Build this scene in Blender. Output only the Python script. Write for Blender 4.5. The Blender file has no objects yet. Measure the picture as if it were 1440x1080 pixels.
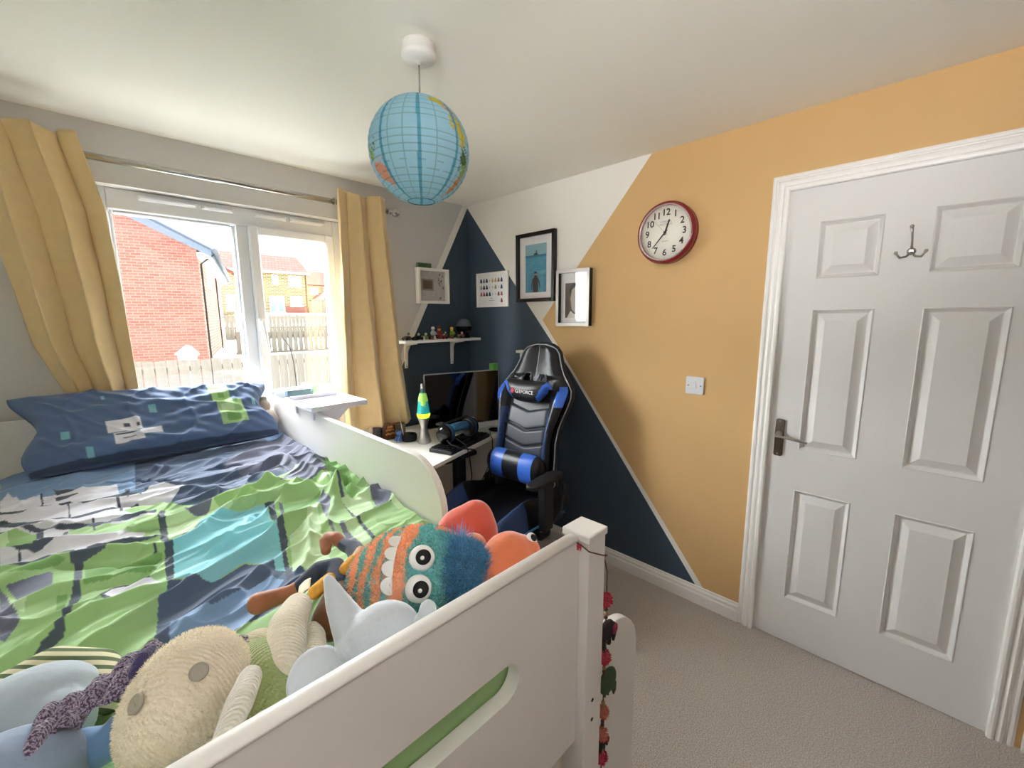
import bpy, bmesh, math, random
import numpy as np
from mathutils import Vector, Matrix, Euler, geometry

random.seed(7); np.random.seed(7)
S = bpy.context.scene
COL = S.collection
PI = math.pi

# ------------------------------------------------------------ camera, sky, light, exposure
cam_d = bpy.data.cameras.new('camera'); cam = bpy.data.objects.new('camera', cam_d); COL.objects.link(cam)
cam_d.sensor_width = 36.0; cam_d.lens = 602.5 / 1440 * 36.0; cam_d.clip_start = 0.02; cam_d.clip_end = 500
def _cam_matrix(pitch, yaw, roll, loc):
    cp, sp, cy, sy = math.cos(pitch), math.sin(pitch), math.cos(yaw), math.sin(yaw)
    F = Vector((cy*cp, sy*cp, -sp)); R = Vector((sy, -cy, 0.0)); U = R.cross(F)
    c, s = math.cos(roll), math.sin(roll)
    R, U = R*c + U*s, U*c - R*s
    return Matrix(((R.x, U.x, -F.x, loc[0]), (R.y, U.y, -F.y, loc[1]), (R.z, U.z, -F.z, loc[2]), (0, 0, 0, 1)))
cam.matrix_world = _cam_matrix(0.153147, 0.782426, -0.0046334, (-2.115, -2.557, 1.466))
S.camera = cam
S.view_settings.view_transform = 'Standard'; S.view_settings.look = 'None'
S.view_settings.gamma = 1.0; S.view_settings.use_curve_mapping = False
S.view_settings.exposure = 2.12
S.cycles.max_bounces = 12; S.cycles.diffuse_bounces = 8; S.cycles.glossy_bounces = 5
S.cycles.transmission_bounces = 8; S.cycles.transparent_max_bounces = 12
S.cycles.sample_clamp_indirect = 6.0

W = bpy.data.worlds.new('sky'); S.world = W; W.use_nodes = True
wn, wl = W.node_tree.nodes, W.node_tree.links
bg = wn['Background']
tc = wn.new('ShaderNodeTexCoord'); sx = wn.new('ShaderNodeSeparateXYZ'); wl.new(tc.outputs['Generated'], sx.inputs[0])
mp = wn.new('ShaderNodeMapping'); mp.inputs['Scale'].default_value = (1, 1, 4.0); wl.new(tc.outputs['Generated'], mp.inputs[0])
cl = wn.new('ShaderNodeTexNoise'); cl.inputs['Scale'].default_value = 3.0; cl.inputs['Detail'].default_value = 5.0; wl.new(mp.outputs[0], cl.inputs[0])
rp = wn.new('ShaderNodeValToRGB'); rp.color_ramp.elements[0].position = 0.0; rp.color_ramp.elements[0].color = (0.86, 0.93, 1.0, 1)
rp.color_ramp.elements[1].position = 0.5; rp.color_ramp.elements[1].color = (0.60, 0.86, 1.0, 1); wl.new(sx.outputs[2], rp.inputs[0])
cr = wn.new('ShaderNodeValToRGB'); cr.color_ramp.elements[0].position = 0.45; cr.color_ramp.elements[0].color = (0, 0, 0, 1)
cr.color_ramp.elements[1].position = 0.62; cr.color_ramp.elements[1].color = (1, 1, 1, 1); wl.new(cl.outputs[0], cr.inputs[0])
mx = wn.new('ShaderNodeMix'); mx.data_type = 'RGBA'; wl.new(cr.outputs[0], mx.inputs[0]); wl.new(rp.outputs[0], mx.inputs[6]); mx.inputs[7].default_value = (1, 1, 1, 1)
wl.new(mx.outputs[2], bg.inputs['Color'])
bg.inputs['Strength'].default_value = SKY_STRENGTH = 0.34

def sun_lamp(name, azim_to, elev, strength, angle, col):
    """azim_to: direction the light travels in plan, degrees from +x; elev: height of the sun."""
    d = bpy.data.lights.new(name, 'SUN'); d.energy = strength; d.angle = math.radians(angle); d.color = col
    o = bpy.data.objects.new(name, d); COL.objects.link(o)
    a, e = math.radians(azim_to), math.radians(elev)
    v = Vector((math.cos(a)*math.cos(e), math.sin(a)*math.cos(e), -math.sin(e)))
    o.rotation_euler = v.to_track_quat('-Z', 'Y').to_euler(); o.location = (0, 0, 12)
    return o
sun_lamp('sun', 130, 50, 1.0, 0.6, (1.0, 0.95, 0.88))            # over our own roof onto the houses opposite
sun_lamp('added_window_fill', -66, 15, 25.0, 100, (0.97, 0.99, 1.0))  # added wide sun standing in for skylight coming through the window
sun_lamp('added_side_fill', 14, -28, 6.4, 64, (1.0, 0.99, 1.0))  # added fill, tilted upward, entering by the added second window beside the viewer
#   # both wide lamps are added on top of the sun and sky

# ------------------------------------------------------------ materials
def lin(c):
    if isinstance(c, str):
        c = tuple(int(c[i:i+2], 16) for i in (0, 2, 4))
    out = []
    for v in c[:3]:
        v = v/255.0
        out.append(v/12.92 if v <= 0.04045 else ((v+0.055)/1.055)**2.4)
    return (out[0], out[1], out[2], 1.0)
_mats = {}
def mat(name, col='808080', rough=0.6, metal=0.0, var=0.0, vscale=8.0, bump=0.0, bscale=200.0, sheen=0.0, spec=0.5,
        emit=None, estr=0.0, attr=None, coat=0.0, trans=0.0, alpha=1.0, ior=1.45, stretch=None, sss=0.0):
    if name in _mats: return _mats[name]
    m = bpy.data.materials.new(name); m.use_nodes = True; _mats[name] = m
    n, l = m.node_tree.nodes, m.node_tree.links; b = n['Principled BSDF']
    b.inputs['Base Color'].default_value = lin(col); b.inputs['Roughness'].default_value = rough
    b.inputs['Metallic'].default_value = metal; b.inputs['Specular IOR Level'].default_value = spec
    b.inputs['Coat Weight'].default_value = coat; b.inputs['Transmission Weight'].default_value = trans
    b.inputs['IOR'].default_value = ior; b.inputs['Alpha'].default_value = alpha
    if sheen: b.inputs['Sheen Weight'].default_value = sheen; b.inputs['Sheen Roughness'].default_value = 0.4
    if sss: b.inputs['Subsurface Weight'].default_value = sss; b.inputs['Subsurface Radius'].default_value = (0.02, 0.02, 0.02)
    if emit: b.inputs['Emission Color'].default_value = lin(emit); b.inputs['Emission Strength'].default_value = estr
    src = None
    if attr:
        a = n.new('ShaderNodeAttribute'); a.attribute_name = attr; src = a.outputs['Color']
        l.new(src, b.inputs['Base Color'])
    if var or bump:
        t = n.new('ShaderNodeTexCoord'); vec = t.outputs['Object']
        if stretch:
            q = n.new('ShaderNodeMapping'); q.inputs['Scale'].default_value = stretch; l.new(vec, q.inputs[0]); vec = q.outputs[0]
    if var:
        t1 = n.new('ShaderNodeTexNoise'); t1.inputs['Scale'].default_value = vscale; t1.inputs['Detail'].default_value = 4; l.new(vec, t1.inputs[0])
        h = n.new('ShaderNodeHueSaturation')
        r = n.new('ShaderNodeMapRange'); r.inputs[1].default_value = 0.3; r.inputs[2].default_value = 0.7
        r.inputs[3].default_value = 1-var; r.inputs[4].default_value = 1+var; l.new(t1.outputs[0], r.inputs[0]); l.new(r.outputs[0], h.inputs['Value'])
        if src: l.new(src, h.inputs['Color'])
        else: h.inputs['Color'].default_value = lin(col)
        l.new(h.outputs[0], b.inputs['Base Color'])
    if bump:
        t2 = n.new('ShaderNodeTexNoise'); t2.inputs['Scale'].default_value = bscale; t2.inputs['Detail'].default_value = 3; l.new(vec, t2.inputs[0])
        bp = n.new('ShaderNodeBump'); bp.inputs['Strength'].default_value = bump; bp.inputs['Distance'].default_value = 0.01
        l.new(t2.outputs[0], bp.inputs['Height']); l.new(bp.outputs[0], b.inputs['Normal'])
    return m

def brick_mat(name, c1, c2, mortar, w=0.225, h=0.075, axis='XZ', m=0.01):
    if name in _mats: return _mats[name]
    mt = mat(name, c1, rough=0.9); n, l = mt.node_tree.nodes, mt.node_tree.links; b = n['Principled BSDF']
    t = n.new('ShaderNodeTexCoord'); s = n.new('ShaderNodeSeparateXYZ'); c = n.new('ShaderNodeCombineXYZ')
    l.new(t.outputs['Object'], s.inputs[0]); l.new(s.outputs[0 if axis[0] == 'X' else 1], c.inputs[0]); l.new(s.outputs[2], c.inputs[1])
    k = n.new('ShaderNodeTexBrick'); k.inputs['Scale'].default_value = 1.0; k.inputs['Brick Width'].default_value = w
    k.inputs['Row Height'].default_value = h; k.inputs['Mortar Size'].default_value = m
    k.inputs['Color1'].default_value = lin(c1); k.inputs['Color2'].default_value = lin(c2); k.inputs['Mortar'].default_value = lin(mortar)
    l.new(c.outputs[0], k.inputs[0]); l.new(k.outputs['Color'], b.inputs['Base Color'])
    return mt

# ------------------------------------------------------------ mesh building
def wm(o):
    if o is None: return Matrix.Identity(4)
    return wm(o.parent) @ o.matrix_parent_inverse @ o.matrix_basis if o.parent else o.matrix_basis.copy()
class MB:
    def __init__(s): s.bm = bmesh.new(); s.mi = 0
    def _mark(s, faces, smooth=False):
        for f in faces: f.material_index = s.mi; f.smooth = smooth
    def box(s, a, b, bev=0.0, seg=1, mtx=None):
        a, b = Vector(a), Vector(b); c = (a+b)/2; d = b-a
        m = Matrix.Translation(c) @ Matrix.Diagonal((abs(d.x), abs(d.y), abs(d.z), 1))
        if mtx is not None: m = mtx @ m
        r = bmesh.ops.create_cube(s.bm, size=1.0, matrix=m); vs = r['verts']
        fs = list({f for v in vs for f in v.link_faces}); s._mark(fs)
        if bev > 0:
            es = list({e for v in vs for e in v.link_edges})
            r = bmesh.ops.bevel(s.bm, geom=es, offset=bev, segments=seg, affect='EDGES', profile=0.5, clamp_overlap=True)
            s._mark(r['faces'], seg > 1)
        return s
    def prism(s, poly, axis, lo, hi, holes=(), bev=0.0, smooth=False):
        """poly: 2D outline extruded along axis; 2D coordinates are the two other axes in x,y,z order."""
        loops = [list(poly)] + [list(h) for h in holes]
        def P(p, w):
            if axis == 'x': return Vector((w, p[0], p[1]))
            if axis == 'y': return Vector((p[0], w, p[1]))
            return Vector((p[0], p[1], w))
        tris = geometry.tessellate_polygon([[Vector((p[0], p[1], 0)) for p in L] for L in loops])
        flat = [p for L in loops for p in L]
        v0 = [s.bm.verts.new(P(p, lo)) for p in flat]; v1 = [s.bm.verts.new(P(p, hi)) for p in flat]
        fs = []
        if holes or len(poly) > 64:
            for t in tris:
                try: fs.append(s.bm.faces.new([v0[i] for i in t])); fs.append(s.bm.faces.new([v1[i] for i in reversed(t)]))
                except ValueError: pass
        else:
            fs.append(s.bm.faces.new(v0)); fs.append(s.bm.faces.new(list(reversed(v1))))
        k = 0; side = []
        for L in loops:
            n = len(L)
            for i in range(n):
                j = (i+1) % n
                side.append(s.bm.faces.new([v0[k+i], v0[k+j], v1[k+j], v1[k+i]]))
            k += n
        s._mark(fs); s._mark(side, smooth)
        bmesh.ops.recalc_face_normals(s.bm, faces=fs+side)
        if bev > 0:
            cap = {e for f in fs for e in f.edges}; sd = {e for f in side for e in f.edges}
            es = [e for e in cap & sd]
            r = bmesh.ops.bevel(s.bm, geom=es, offset=bev, segments=2, affect='EDGES', profile=0.5, clamp_overlap=True); s._mark(r['faces'], True)
        return s
    def loft(s, rings, closed=True, caps=True, smooth=True):
        R = [[s.bm.verts.new(Vector(p)) for p in r] for r in rings]; fs = []
        for a, b in zip(R[:-1], R[1:]):
            n = len(a)
            for i in range(n if closed else n-1):
                j = (i+1) % n
                fs.append(s.bm.faces.new([a[i], a[j], b[j], b[i]]))
        s._mark(fs, smooth); cf = []
        if caps and closed:
            cf = [s.bm.faces.new(list(reversed(R[0]))), s.bm.faces.new(R[-1])]; s._mark(cf, False)
        bmesh.ops.recalc_face_normals(s.bm, faces=fs+cf)
        return s
    def lathe(s, prof, c=(0, 0, 0), n=32, axis='z', mtx=None, caps=True):
        rings = []
        for r, h in prof:
            ring = []
            for i in range(n):
                a = 2*PI*i/n; u, v = r*math.cos(a), r*math.sin(a)
                p = Vector((u, v, h)) if axis == 'z' else (Vector((h, u, v)) if axis == 'x' else Vector((u, h, v)))
                p = p + Vector(c)
                ring.append(mtx @ p if mtx is not None else p)
            rings.append(ring)
        return s.loft(rings, caps=caps)
    def tube(s, path, r, n=10, caps=True, flat=None):
        P = [Vector(p) for p in path]; rings = []; up = None
        for i, p in enumerate(P):
            t = (P[min(i+1, len(P)-1)] - P[max(i-1, 0)]).normalized()
            if up is None: up = Vector((0, 0, 1)) if abs(t.z) < 0.9 else Vector((1, 0, 0))
            sd = t.cross(up).normalized(); up = sd.cross(t).normalized()
            rr = r[i] if isinstance(r, (list, tuple)) else r
            f = flat or 1.0
            rings.append([p + sd*rr*math.cos(2*PI*k/n) + up*rr*f*math.sin(2*PI*k/n) for k in range(n)])
        return s.loft(rings, caps=caps)
    def ball(s, c, r, rot=None, n=20, sub=None):
        if not isinstance(r, (tuple, list)): r = (r, r, r)
        m = Matrix.Translation(Vector(c)) @ (Euler([math.radians(a) for a in rot]).to_matrix().to_4x4() if rot else Matrix.Identity(4)) @ Matrix.Diagonal((*r, 1))
        q = bmesh.ops.create_uvsphere(s.bm, u_segments=n, v_segments=max(6, n*2//3), radius=1.0, matrix=m)
        s._mark({f for v in q['verts'] for f in v.link_faces}, True); return s
    def grid(s, fn, nu, nv, cu=False):
        V = [[s.bm.verts.new(Vector(fn(i/(nu if cu else nu-1), j/(nv-1)))) for i in range(nu)] for j in range(nv)]; fs = []
        for j in range(nv-1):
            for i in range(nu if cu else nu-1):
                k = (i+1) % nu; fs.append(s.bm.faces.new([V[j][i], V[j][k], V[j+1][k], V[j+1][i]]))
        s._mark(fs, True); return s
    def build(s, name, mats, parent=None, world=True, **kw):
        me = bpy.data.meshes.new(name); s.bm.to_mesh(me); s.bm.free()
        return link(name, me, mats, parent, world, **kw)
def link(name, me, mats, parent=None, world=True, **kw):
    o = bpy.data.objects.new(name, me); COL.objects.link(o)
    for m in (mats if isinstance(mats, (list, tuple)) else [mats]): me.materials.append(m)
    if parent is not None:
        o.parent = parent
        if world: o.matrix_parent_inverse = wm(parent).inverted()
    for k, v in kw.items(): o[k] = v
    return o
def tag(o, label, cat, group=None):
    o['label'] = label; o['category'] = cat
    if group: o['group'] = group
    return o
def thing(name, label, cat, loc=(0, 0, 0), rot=(0, 0, 0), group=None):
    o = bpy.data.objects.new(name, None); COL.objects.link(o); o.location = loc
    o.rotation_euler = [math.radians(a) for a in rot]; o.empty_display_size = 0.05
    return tag(o, label, cat, group)
def copy_to(o, loc, rotz=None, **kw):
    c = o.copy(); COL.objects.link(c); c.location = loc
    if rotz is not None: c.rotation_euler.z = math.radians(rotz)
    for ch in list(o.children):
        d = ch.copy(); COL.objects.link(d); d.parent = c; d.matrix_parent_inverse = ch.matrix_parent_inverse.copy()
        for g in list(ch.children):
            e = g.copy(); COL.objects.link(e); e.parent = d; e.matrix_parent_inverse = g.matrix_parent_inverse.copy()
    for k, v in kw.items(): c[k] = v
    return c
def mod(o, kind, **kw):
    m = o.modifiers.new(kind.lower(), kind)
    for k, v in kw.items(): setattr(m, k, v)
    return m
def colour_attr(me, fn):
    """fn(co array Nx3) -> Nx3 linear colours"""
    n = len(me.vertices); co = np.empty(n*3); me.vertices.foreach_get('co', co); co = co.reshape(n, 3)
    c = np.ones((n, 4)); c[:, :3] = fn(co)
    a = me.color_attributes.new('Col', 'FLOAT_COLOR', 'POINT'); a.data.foreach_set('color', c.ravel())
def text_obj(name, body, size, mtx, material, parent=None, ext=0.0003, align='CENTER', sx=1.0, bold=0.0):
    cu = bpy.data.curves.new(name, 'FONT'); cu.body = body; cu.size = size; cu.extrude = ext; cu.align_x = align; cu.align_y = 'CENTER'; cu.resolution_u = 3; cu.offset = bold
    t = bpy.data.objects.new(name+'_tmp', cu); COL.objects.link(t)
    dg = bpy.context.evaluated_depsgraph_get(); me = bpy.data.meshes.new_from_object(t.evaluated_get(dg)); bpy.data.objects.remove(t)
    me.transform(mtx @ Matrix.Diagonal((sx, 1, 1, 1)))
    me.materials.clear()
    return link(name, me, material, parent)
def rounded(x0, y0, x1, y1, r, n=6):
    out = []
    for cx, cy, a0 in ((x1-r, y1-r, 0), (x0+r, y1-r, 90), (x0+r, y0+r, 180), (x1-r, y0+r, 270)):
        for i in range(n+1):
            a = math.radians(a0 + 90*i/n); out.append((cx + r*math.cos(a), cy + r*math.sin(a)))
    return out
# ------------------------------------------------------------ room shell
H = 2.273
paint_ochre = mat('ochre_paint', 'd2ac76', rough=0.75, bump=0.05, bscale=350, var=0.02, vscale=3)
paint_navy = mat('navy_paint', '3e4d5d', rough=0.6, bump=0.05, bscale=350)
paint_white = mat('white_paint', 'ebe7e0', rough=0.8)
paint_grey = mat('pale_grey_paint', 'cccac8', rough=0.8, bump=0.04, bscale=300)
paint_ceiling = mat('ceiling_paint', 'f2efe6', rough=0.9)
gloss_white = mat('white_gloss', 'efedea', rough=0.35)
carpet = mat('beige_carpet', 'e2d7cd', rough=1.0, var=0.34, vscale=230, bump=1.0, bscale=420, spec=0.1)
upvc = mat('white_upvc', 'dcdee2', rough=0.3)
dark = mat('black_gap', '141414', rough=0.8)

def struct(o): o['kind'] = 'structure'; return o
m = MB(); m.box((-2.6, -3.1, -0.1), (0.1, 0.3, 0.0)); struct(m.build('floor', carpet))
m = MB(); m.box((-2.6, -3.1, H), (0.1, 0.35, H+0.12)); struct(m.build('ceiling', paint_ceiling))
# right wall: painted zig-zag of navy, white and ochre
T = 0.12
m = MB()
m.mi = 0; m.prism([(0, 0), (0, 2.262), (-0.398, 1.789), (-0.961, 1.143), (-1.862, 0)], 'x', 0, T)
m.mi = 1; m.prism([(0, 2.262), (0, H), (-1.446, H), (-0.734, 1.452), (-0.961+0.06-0.16, 1.143+0.24)], 'x', 0, T) if False else None
m.prism([(0, 2.262), (0, H), (-1.446, H), (-0.734, 1.452), (-1.904, 0), (-1.862, 0), (-0.961, 1.143), (-0.398, 1.789)], 'x', 0, T)
m.mi = 2; m.prism([(-1.446, H), (-2.052, H), (-2.052, 0), (-1.904, 0), (-0.734, 1.452)], 'x', 0, T)
m.prism([(-2.052, 1.985), (-2.052, H), (-2.832, H), (-2.832, 1.985)], 'x', 0, T)
m.prism([(-2.832, 0), (-2.832, H), (-3.0, H), (-3.0, 0)], 'x', 0, T)
struct(m.build('wall_right', [paint_navy, paint_white, paint_ochre]))
# window wall with the opening
WX0, WX1, WZ0, WZ1 = -2.02, -0.93, 0.985, 2.035
m = MB()
m.mi = 0
m.prism([(-2.5, 0), (WX0, 0), (WX0, H), (-2.5, H)], 'y', 0, 0.25)
m.prism([(WX0, 0), (WX1, 0), (WX1, WZ0), (WX0, WZ0)], 'y', 0, 0.25)
m.prism([(WX0, WZ1), (WX1, WZ1), (WX1, H), (WX0, H)], 'y', 0, 0.25)
m.prism([(WX1, 0), (-1.262, 0), (-0.08, 2.205), (-0.045, H), (WX1, H)][0:0] or [(WX1, 0.62), (-0.08, 2.205), (-0.045, H), (WX1, H)], 'y', 0, 0.25)
m.mi = 1
m.prism([(WX1, 0.62), (-0.08, 2.205), (-0.045, H), (0, H), (0, 2.262), (-0.02, 2.223), (-0.86, 0.65), (WX1, 0.53)], 'y', 0, 0.25)
m.mi = 2
m.prism([(WX1, 0), (WX1, 0.53), (-0.86, 0.65), (-0.02, 2.223), (0, 2.262), (0, 0)], 'y', 0, 0.25)
struct(m.build('wall_window', [paint_grey, paint_white, paint_navy]))
m = MB()   # left wall, with a second window added, out of view, to let fill light in
LY0, LY1, LZ0, LZ1 = -2.95, -2.25, 1.38, 2.1
m.box((-2.62, -3.1, 0), (-2.5, LY0, H)); m.box((-2.62, LY1, 0), (-2.5, 0.25, H)); m.box((-2.62, LY0, 0), (-2.5, LY1, LZ0)); m.box((-2.62, LY0, LZ1), (-2.5, LY1, H))
struct(m.build('wall_left', paint_white))
m = MB()
for a, b in (((-2.60, LY0, LZ0), (-2.54, LY0+.05, LZ1)), ((-2.60, LY1-.05, LZ0), (-2.54, LY1, LZ1)), ((-2.60, LY0+.05, LZ0), (-2.54, LY1-.05, LZ0+.05)), ((-2.60, LY0+.05, LZ1-.05), (-2.54, LY1-.05, LZ1))): m.box(a, b, .003)
struct(m.build('added_window', upvc))  # frame of the added, unseen window that admits the side fill
m = MB(); m.box((-2.5, -3.12, 0), (0.12, -3.0, H)); struct(m.build('wall_back', mat('taupe_paint', '7d7068', rough=0.8)))

def skirting(name, pts_axis, lo, hi, wallpos):
    prof = [(0, 0), (0.017, 0), (0.017, 0.052), (0.015, 0.056), (0.009, 0.058), (0.009, 0.063), (0.013, 0.066), (0.012, 0.074), (0.005, 0.082), (0.006, 0.088), (0.0, 0.092)]
    m = MB()
    if pts_axis == 'y': m.loft([[(wallpos - a, t, b) for a, b in prof] for t in (lo, hi)], smooth=False)
    else: m.loft([[(t, wallpos - a, b) for a, b in prof] for t in (lo, hi)], smooth=False)
    return struct(m.build(name, gloss_white))
skirting('baseboard_right', 'y', -0.001, -2.0005, 0.0)
skirting('baseboard_window', 'x', -2.5, -0.017, 0.0)
skirting('baseboard_door', 'y', -2.9, -3.0, 0.0)

# ------------------------------------------------------------ window
wf = MB()
Y0, Y1 = 0.065, 0.13
for a, b in (((WX0, Y0, WZ0), (WX0+0.055, Y1, WZ1)), ((WX1-0.055, Y0, WZ0), (WX1, Y1, WZ1)),
             ((WX0+0.055, Y0, WZ1-0.09), (WX1-0.055, Y1, WZ1)), ((WX0+0.055, Y0, WZ0), (WX1-0.055, Y1, WZ0+0.05)),
             ((-1.485, Y0, WZ0+0.05), (-1.43, Y1, WZ1-0.09))):
    wf.box(a, b, 0.004)
win = struct(wf.build('window_1', upvc))
def casing(x0, x1, z0, z1, w, y0, y1, name, bev=0.005):
    m = MB()
    m.box((x0, y0, z0), (x0+w, y1, z1), bev); m.box((x1-w, y0, z0), (x1, y1, z1), bev)
    m.box((x0+w, y0, z1-w), (x1-w, y1, z1), bev); m.box((x0+w, y0, z0), (x1-w, y1, z0+w), bev)
    return m.build(name, upvc, win)
casing(-1.962, -1.487, WZ0+0.05, WZ1-0.092, 0.013, 0.085, 0.115, 'glazing_bead')
sash = casing(-1.432, -0.985, WZ0+0.035, WZ1-0.085, 0.05, 0.045, 0.11, 'opening_sash', 0.008)
glass = mat('window_glass', 'ffffff', rough=0.0, trans=1.0, ior=1.01, spec=0.2)
gm = bpy.data.materials['window_glass']; nn, ll = gm.node_tree.nodes, gm.node_tree.links
for nd in list(nn): nn.remove(nd)
go = nn.new('ShaderNodeOutputMaterial'); gt = nn.new('ShaderNodeBsdfTransparent'); gg = nn.new('ShaderNodeBsdfGlossy'); gx = nn.new('ShaderNodeMixShader')
gt.inputs[0].default_value = (0.97, 0.98, 0.98, 1); gg.inputs['Roughness'].default_value = 0.01; gx.inputs[0].default_value = 0.04
ll.new(gt.outputs[0], gx.inputs[1]); ll.new(gg.outputs[0], gx.inputs[2]); ll.new(gx.outputs[0], go.inputs[0])
m = MB(); m.box((-1.952, 0.098, WZ0+0.06), (-1.497, 0.102, WZ1-0.10)); m.build('pane', glass, win)
m = MB(); m.box((-1.384, 0.078, WZ0+0.085), (-1.033, 0.082, WZ1-0.135)); m.build('pane', glass, win)
for x0, x1 in ((-1.86, -1.64), (-1.625, -1.49), (-1.40, -1.24), (-1.225, -1.03)):
    m = MB(); m.box((x0, 0.048, WZ1-0.040), (x1, 0.0655, WZ1-0.018), 0.004); m.box((x0+0.01, 0.040, WZ1-0.034), (x1-0.01, 0.050, WZ1-0.024), 0.002)
    m.build('trickle_vent', upvc, win)
m = MB(); m.box((-1.425, 0.03, 1.40), (-1.40, 0.046, 1.47), 0.006, 2)
m.tube([(-1.412, 0.036, 1.45), (-1.412, 0.012, 1.45), (-1.410, 0.008, 1.43), (-1.402, 0.006, 1.36), (-1.394, 0.008, 1.29)], [0.008, 0.009, 0.010, 0.008, 0.006], 8)
hd = m.build('window_handle', mat('white_handle', 'e4e6e8', rough=0.25), win)
m = MB(); m.box((-1.416, 0.028, 1.425), (-1.408, 0.032, 1.437)); m.build('lock_button', mat('dark_grey_plastic', '3a3d40', rough=0.4), hd)
m = MB(); m.box((WX0-0.03, -0.03, WZ0-0.025), (WX1+0.03, 0.064, WZ0-0.001), 0.004); struct(m.build('trim_1', gloss_white))

# ------------------------------------------------------------ door in the right wall
DY0, DY1, DZ = -2.828, -2.056, 1.981
m = MB()
def arch_profile(w=0.062):
    return [(0, 0), (0.007, 0), (0.012, 0.008), (0.012, 0.014), (0.006, 0.016), (0.006, 0.020), (0.014, 0.026), (0.017, 0.034), (0.014, 0.042), (0.012, 0.044), (0.019, 0.048), (0.021, 0.054), (0.020, w-0.004), (0.016, w), (0, w)]
prof = arch_profile(0.066)   # (out from wall, across: 0 = inner edge at the door)
def mitre(path_fn):
    rings = []
    return rings
yi0, yi1, zi = DY0-0.012+0.0, DY1+0.012, DZ+0.010
# three sides as one mitred sweep
rings = []
for side in range(4):
    ring = []
    for o_, w_ in prof:
        if side == 0: p = (-o_, yi1 - 0.0 + (0.066-w_) - 0.022, 0.0)
        if side == 1: p = (-o_, yi1 + (0.066-w_) - 0.022, zi + (0.066-w_) - 0.022)
        if side == 2: p = (-o_, yi0 - (0.066-w_) + 0.022, zi + (0.066-w_) - 0.022)
        if side == 3: p = (-o_, yi0 - (0.066-w_) + 0.022, 0.0)
        ring.append(p)
    rings.append(ring)
m.loft(rings, smooth=False)
struct(m.build('trim_2', gloss_white))
m = MB()   # lining and stop
m.box((-0.004, DY1+0.003, 0), (0.11, DY1+0.0035+0.001, 1.984)); m.box((-0.004, DY0-0.004, 0), (0.11, DY0-0.003, 1.984)); m.box((-0.004, DY0-0.003, 1.9835), (0.11, DY1+0.003, 1.9848))
m.box((0.046, DY0-0.003, 0), (0.11, DY0+0.02, 1.983)); m.box((0.046, DY1-0.02, 0), (0.11, DY1+0.003, 1.983)); m.box((0.046, DY0+0.02, 1.95), (0.11, DY1-0.02, 1.983))
struct(m.build('trim_3', gloss_white))
door_white = mat('white_door_paint', 'dcdad8', rough=0.5, bump=0.12, bscale=180, stretch=(1, 6, 0.6))
# door leaf: field grid with raised panels
panels = [(-2.373, -2.178, 1.615, 1.835), (-2.715, -2.505, 1.615, 1.835),
          (-2.373, -2.178, 0.905, 1.495), (-2.715, -2.505, 0.905, 1.495),
          (-2.373, -2.178, 0.215, 0.725), (-2.715, -2.505, 0.215, 0.725)]
PANELS = panels
m = MB()
FX = -0.003
def quadx(y0, y1, z0, z1, x):
    f = m.bm.faces.new([m.bm.verts.new(Vector(p)) for p in ((x, y0, z0), (x, y0, z1), (x, y1, z1), (x, y1, z0))]); return f
ys = sorted({DY0, DY1} | {p[0] for p in panels} | {p[1] for p in panels}); zs = sorted({0.006, DZ} | {p[2] for p in panels} | {p[3] for p in panels})
for i in range(len(ys)-1):
    for j in range(len(zs)-1):
        a = (ys[i], ys[i+1], zs[j], zs[j+1])
        if any(abs(a[0]-p[0]) < 1e-6 and abs(a[1]-p[1]) < 1e-6 and abs(a[2]-p[2]) < 1e-6 for p in panels): continue
        quadx(*a, FX)
m.box((0.0105, DY0, 0.006), (0.042, DY1, DZ)); m.box((FX, DY0, 0.006), (0.0105, DY0+0.0005, DZ)); m.box((FX, DY1-0.0005, 0.006), (0.0105, DY1, DZ))
# moulding rings: (inset, depth) steps from the field down and up to the raised centre
STEPS = [(0.0, FX), (0.003, FX-0.003), (0.006, FX-0.001), (0.015, FX+0.012), (0.018, FX+0.0125), (0.047, FX-0.002), (0.049, FX-0.002)]
for (y0, y1, z0, z1) in panels:
    rr = [[(x, y0+i, z0+i), (x, y0+i, z1-i), (x, y1-i, z1-i), (x, y1-i, z0+i)] for i, x in STEPS]
    R = [[m.bm.verts.new(Vector(p)) for p in r] for r in rr]
    for a, b in zip(R[:-1], R[1:]):
        for i in range(4): m.bm.faces.new([a[i], a[(i+1) % 4], b[(i+1) % 4], b[i]])
    m.bm.faces.new(R[-1])
bmesh.ops.remove_doubles(m.bm, verts=m.bm.verts, dist=1e-5)
door = struct(m.build('door_1', door_white))
chrome = mat('chrome', 'c8c8c8', rough=0.12, metal=1.0)
steel = mat('brushed_steel', 'b5b0a8', rough=0.3, metal=1.0)
m = MB(); m.prism(rounded(-2.123, 0.862, -2.088, 1.028, 0.010), 'x', -0.010, -0.003, bev=0.002)
pl = m.build('door_handle', mat('polished_plate', '9a958e', rough=0.2, metal=1.0), door, label='polished dark chrome lever handle plate')
m = MB(); m.lathe([(0.012, -0.004), (0.012, -0.016), (0.009, -0.020), (0.009, -0.05), (0.008, -0.055)], c=(0, -2.105, 0.962), axis='x', n=16)
m.tube([(-0.052, -2.105, 0.962), (-0.056, -2.125, 0.960), (-0.052, -2.17, 0.955), (-0.046, -2.215, 0.948)], [0.0085, 0.008, 0.007, 0.0075], 10, flat=0.7)
m.build('lever', steel, pl)
for z in (0.873, 1.017):
    m = MB(); m.lathe([(0.0045, -0.009), (0.0045, -0.0112), (0.002, -0.0118)], c=(0, -2.1055, z), axis='x', n=10); m.build('screw', chrome, pl)
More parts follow.
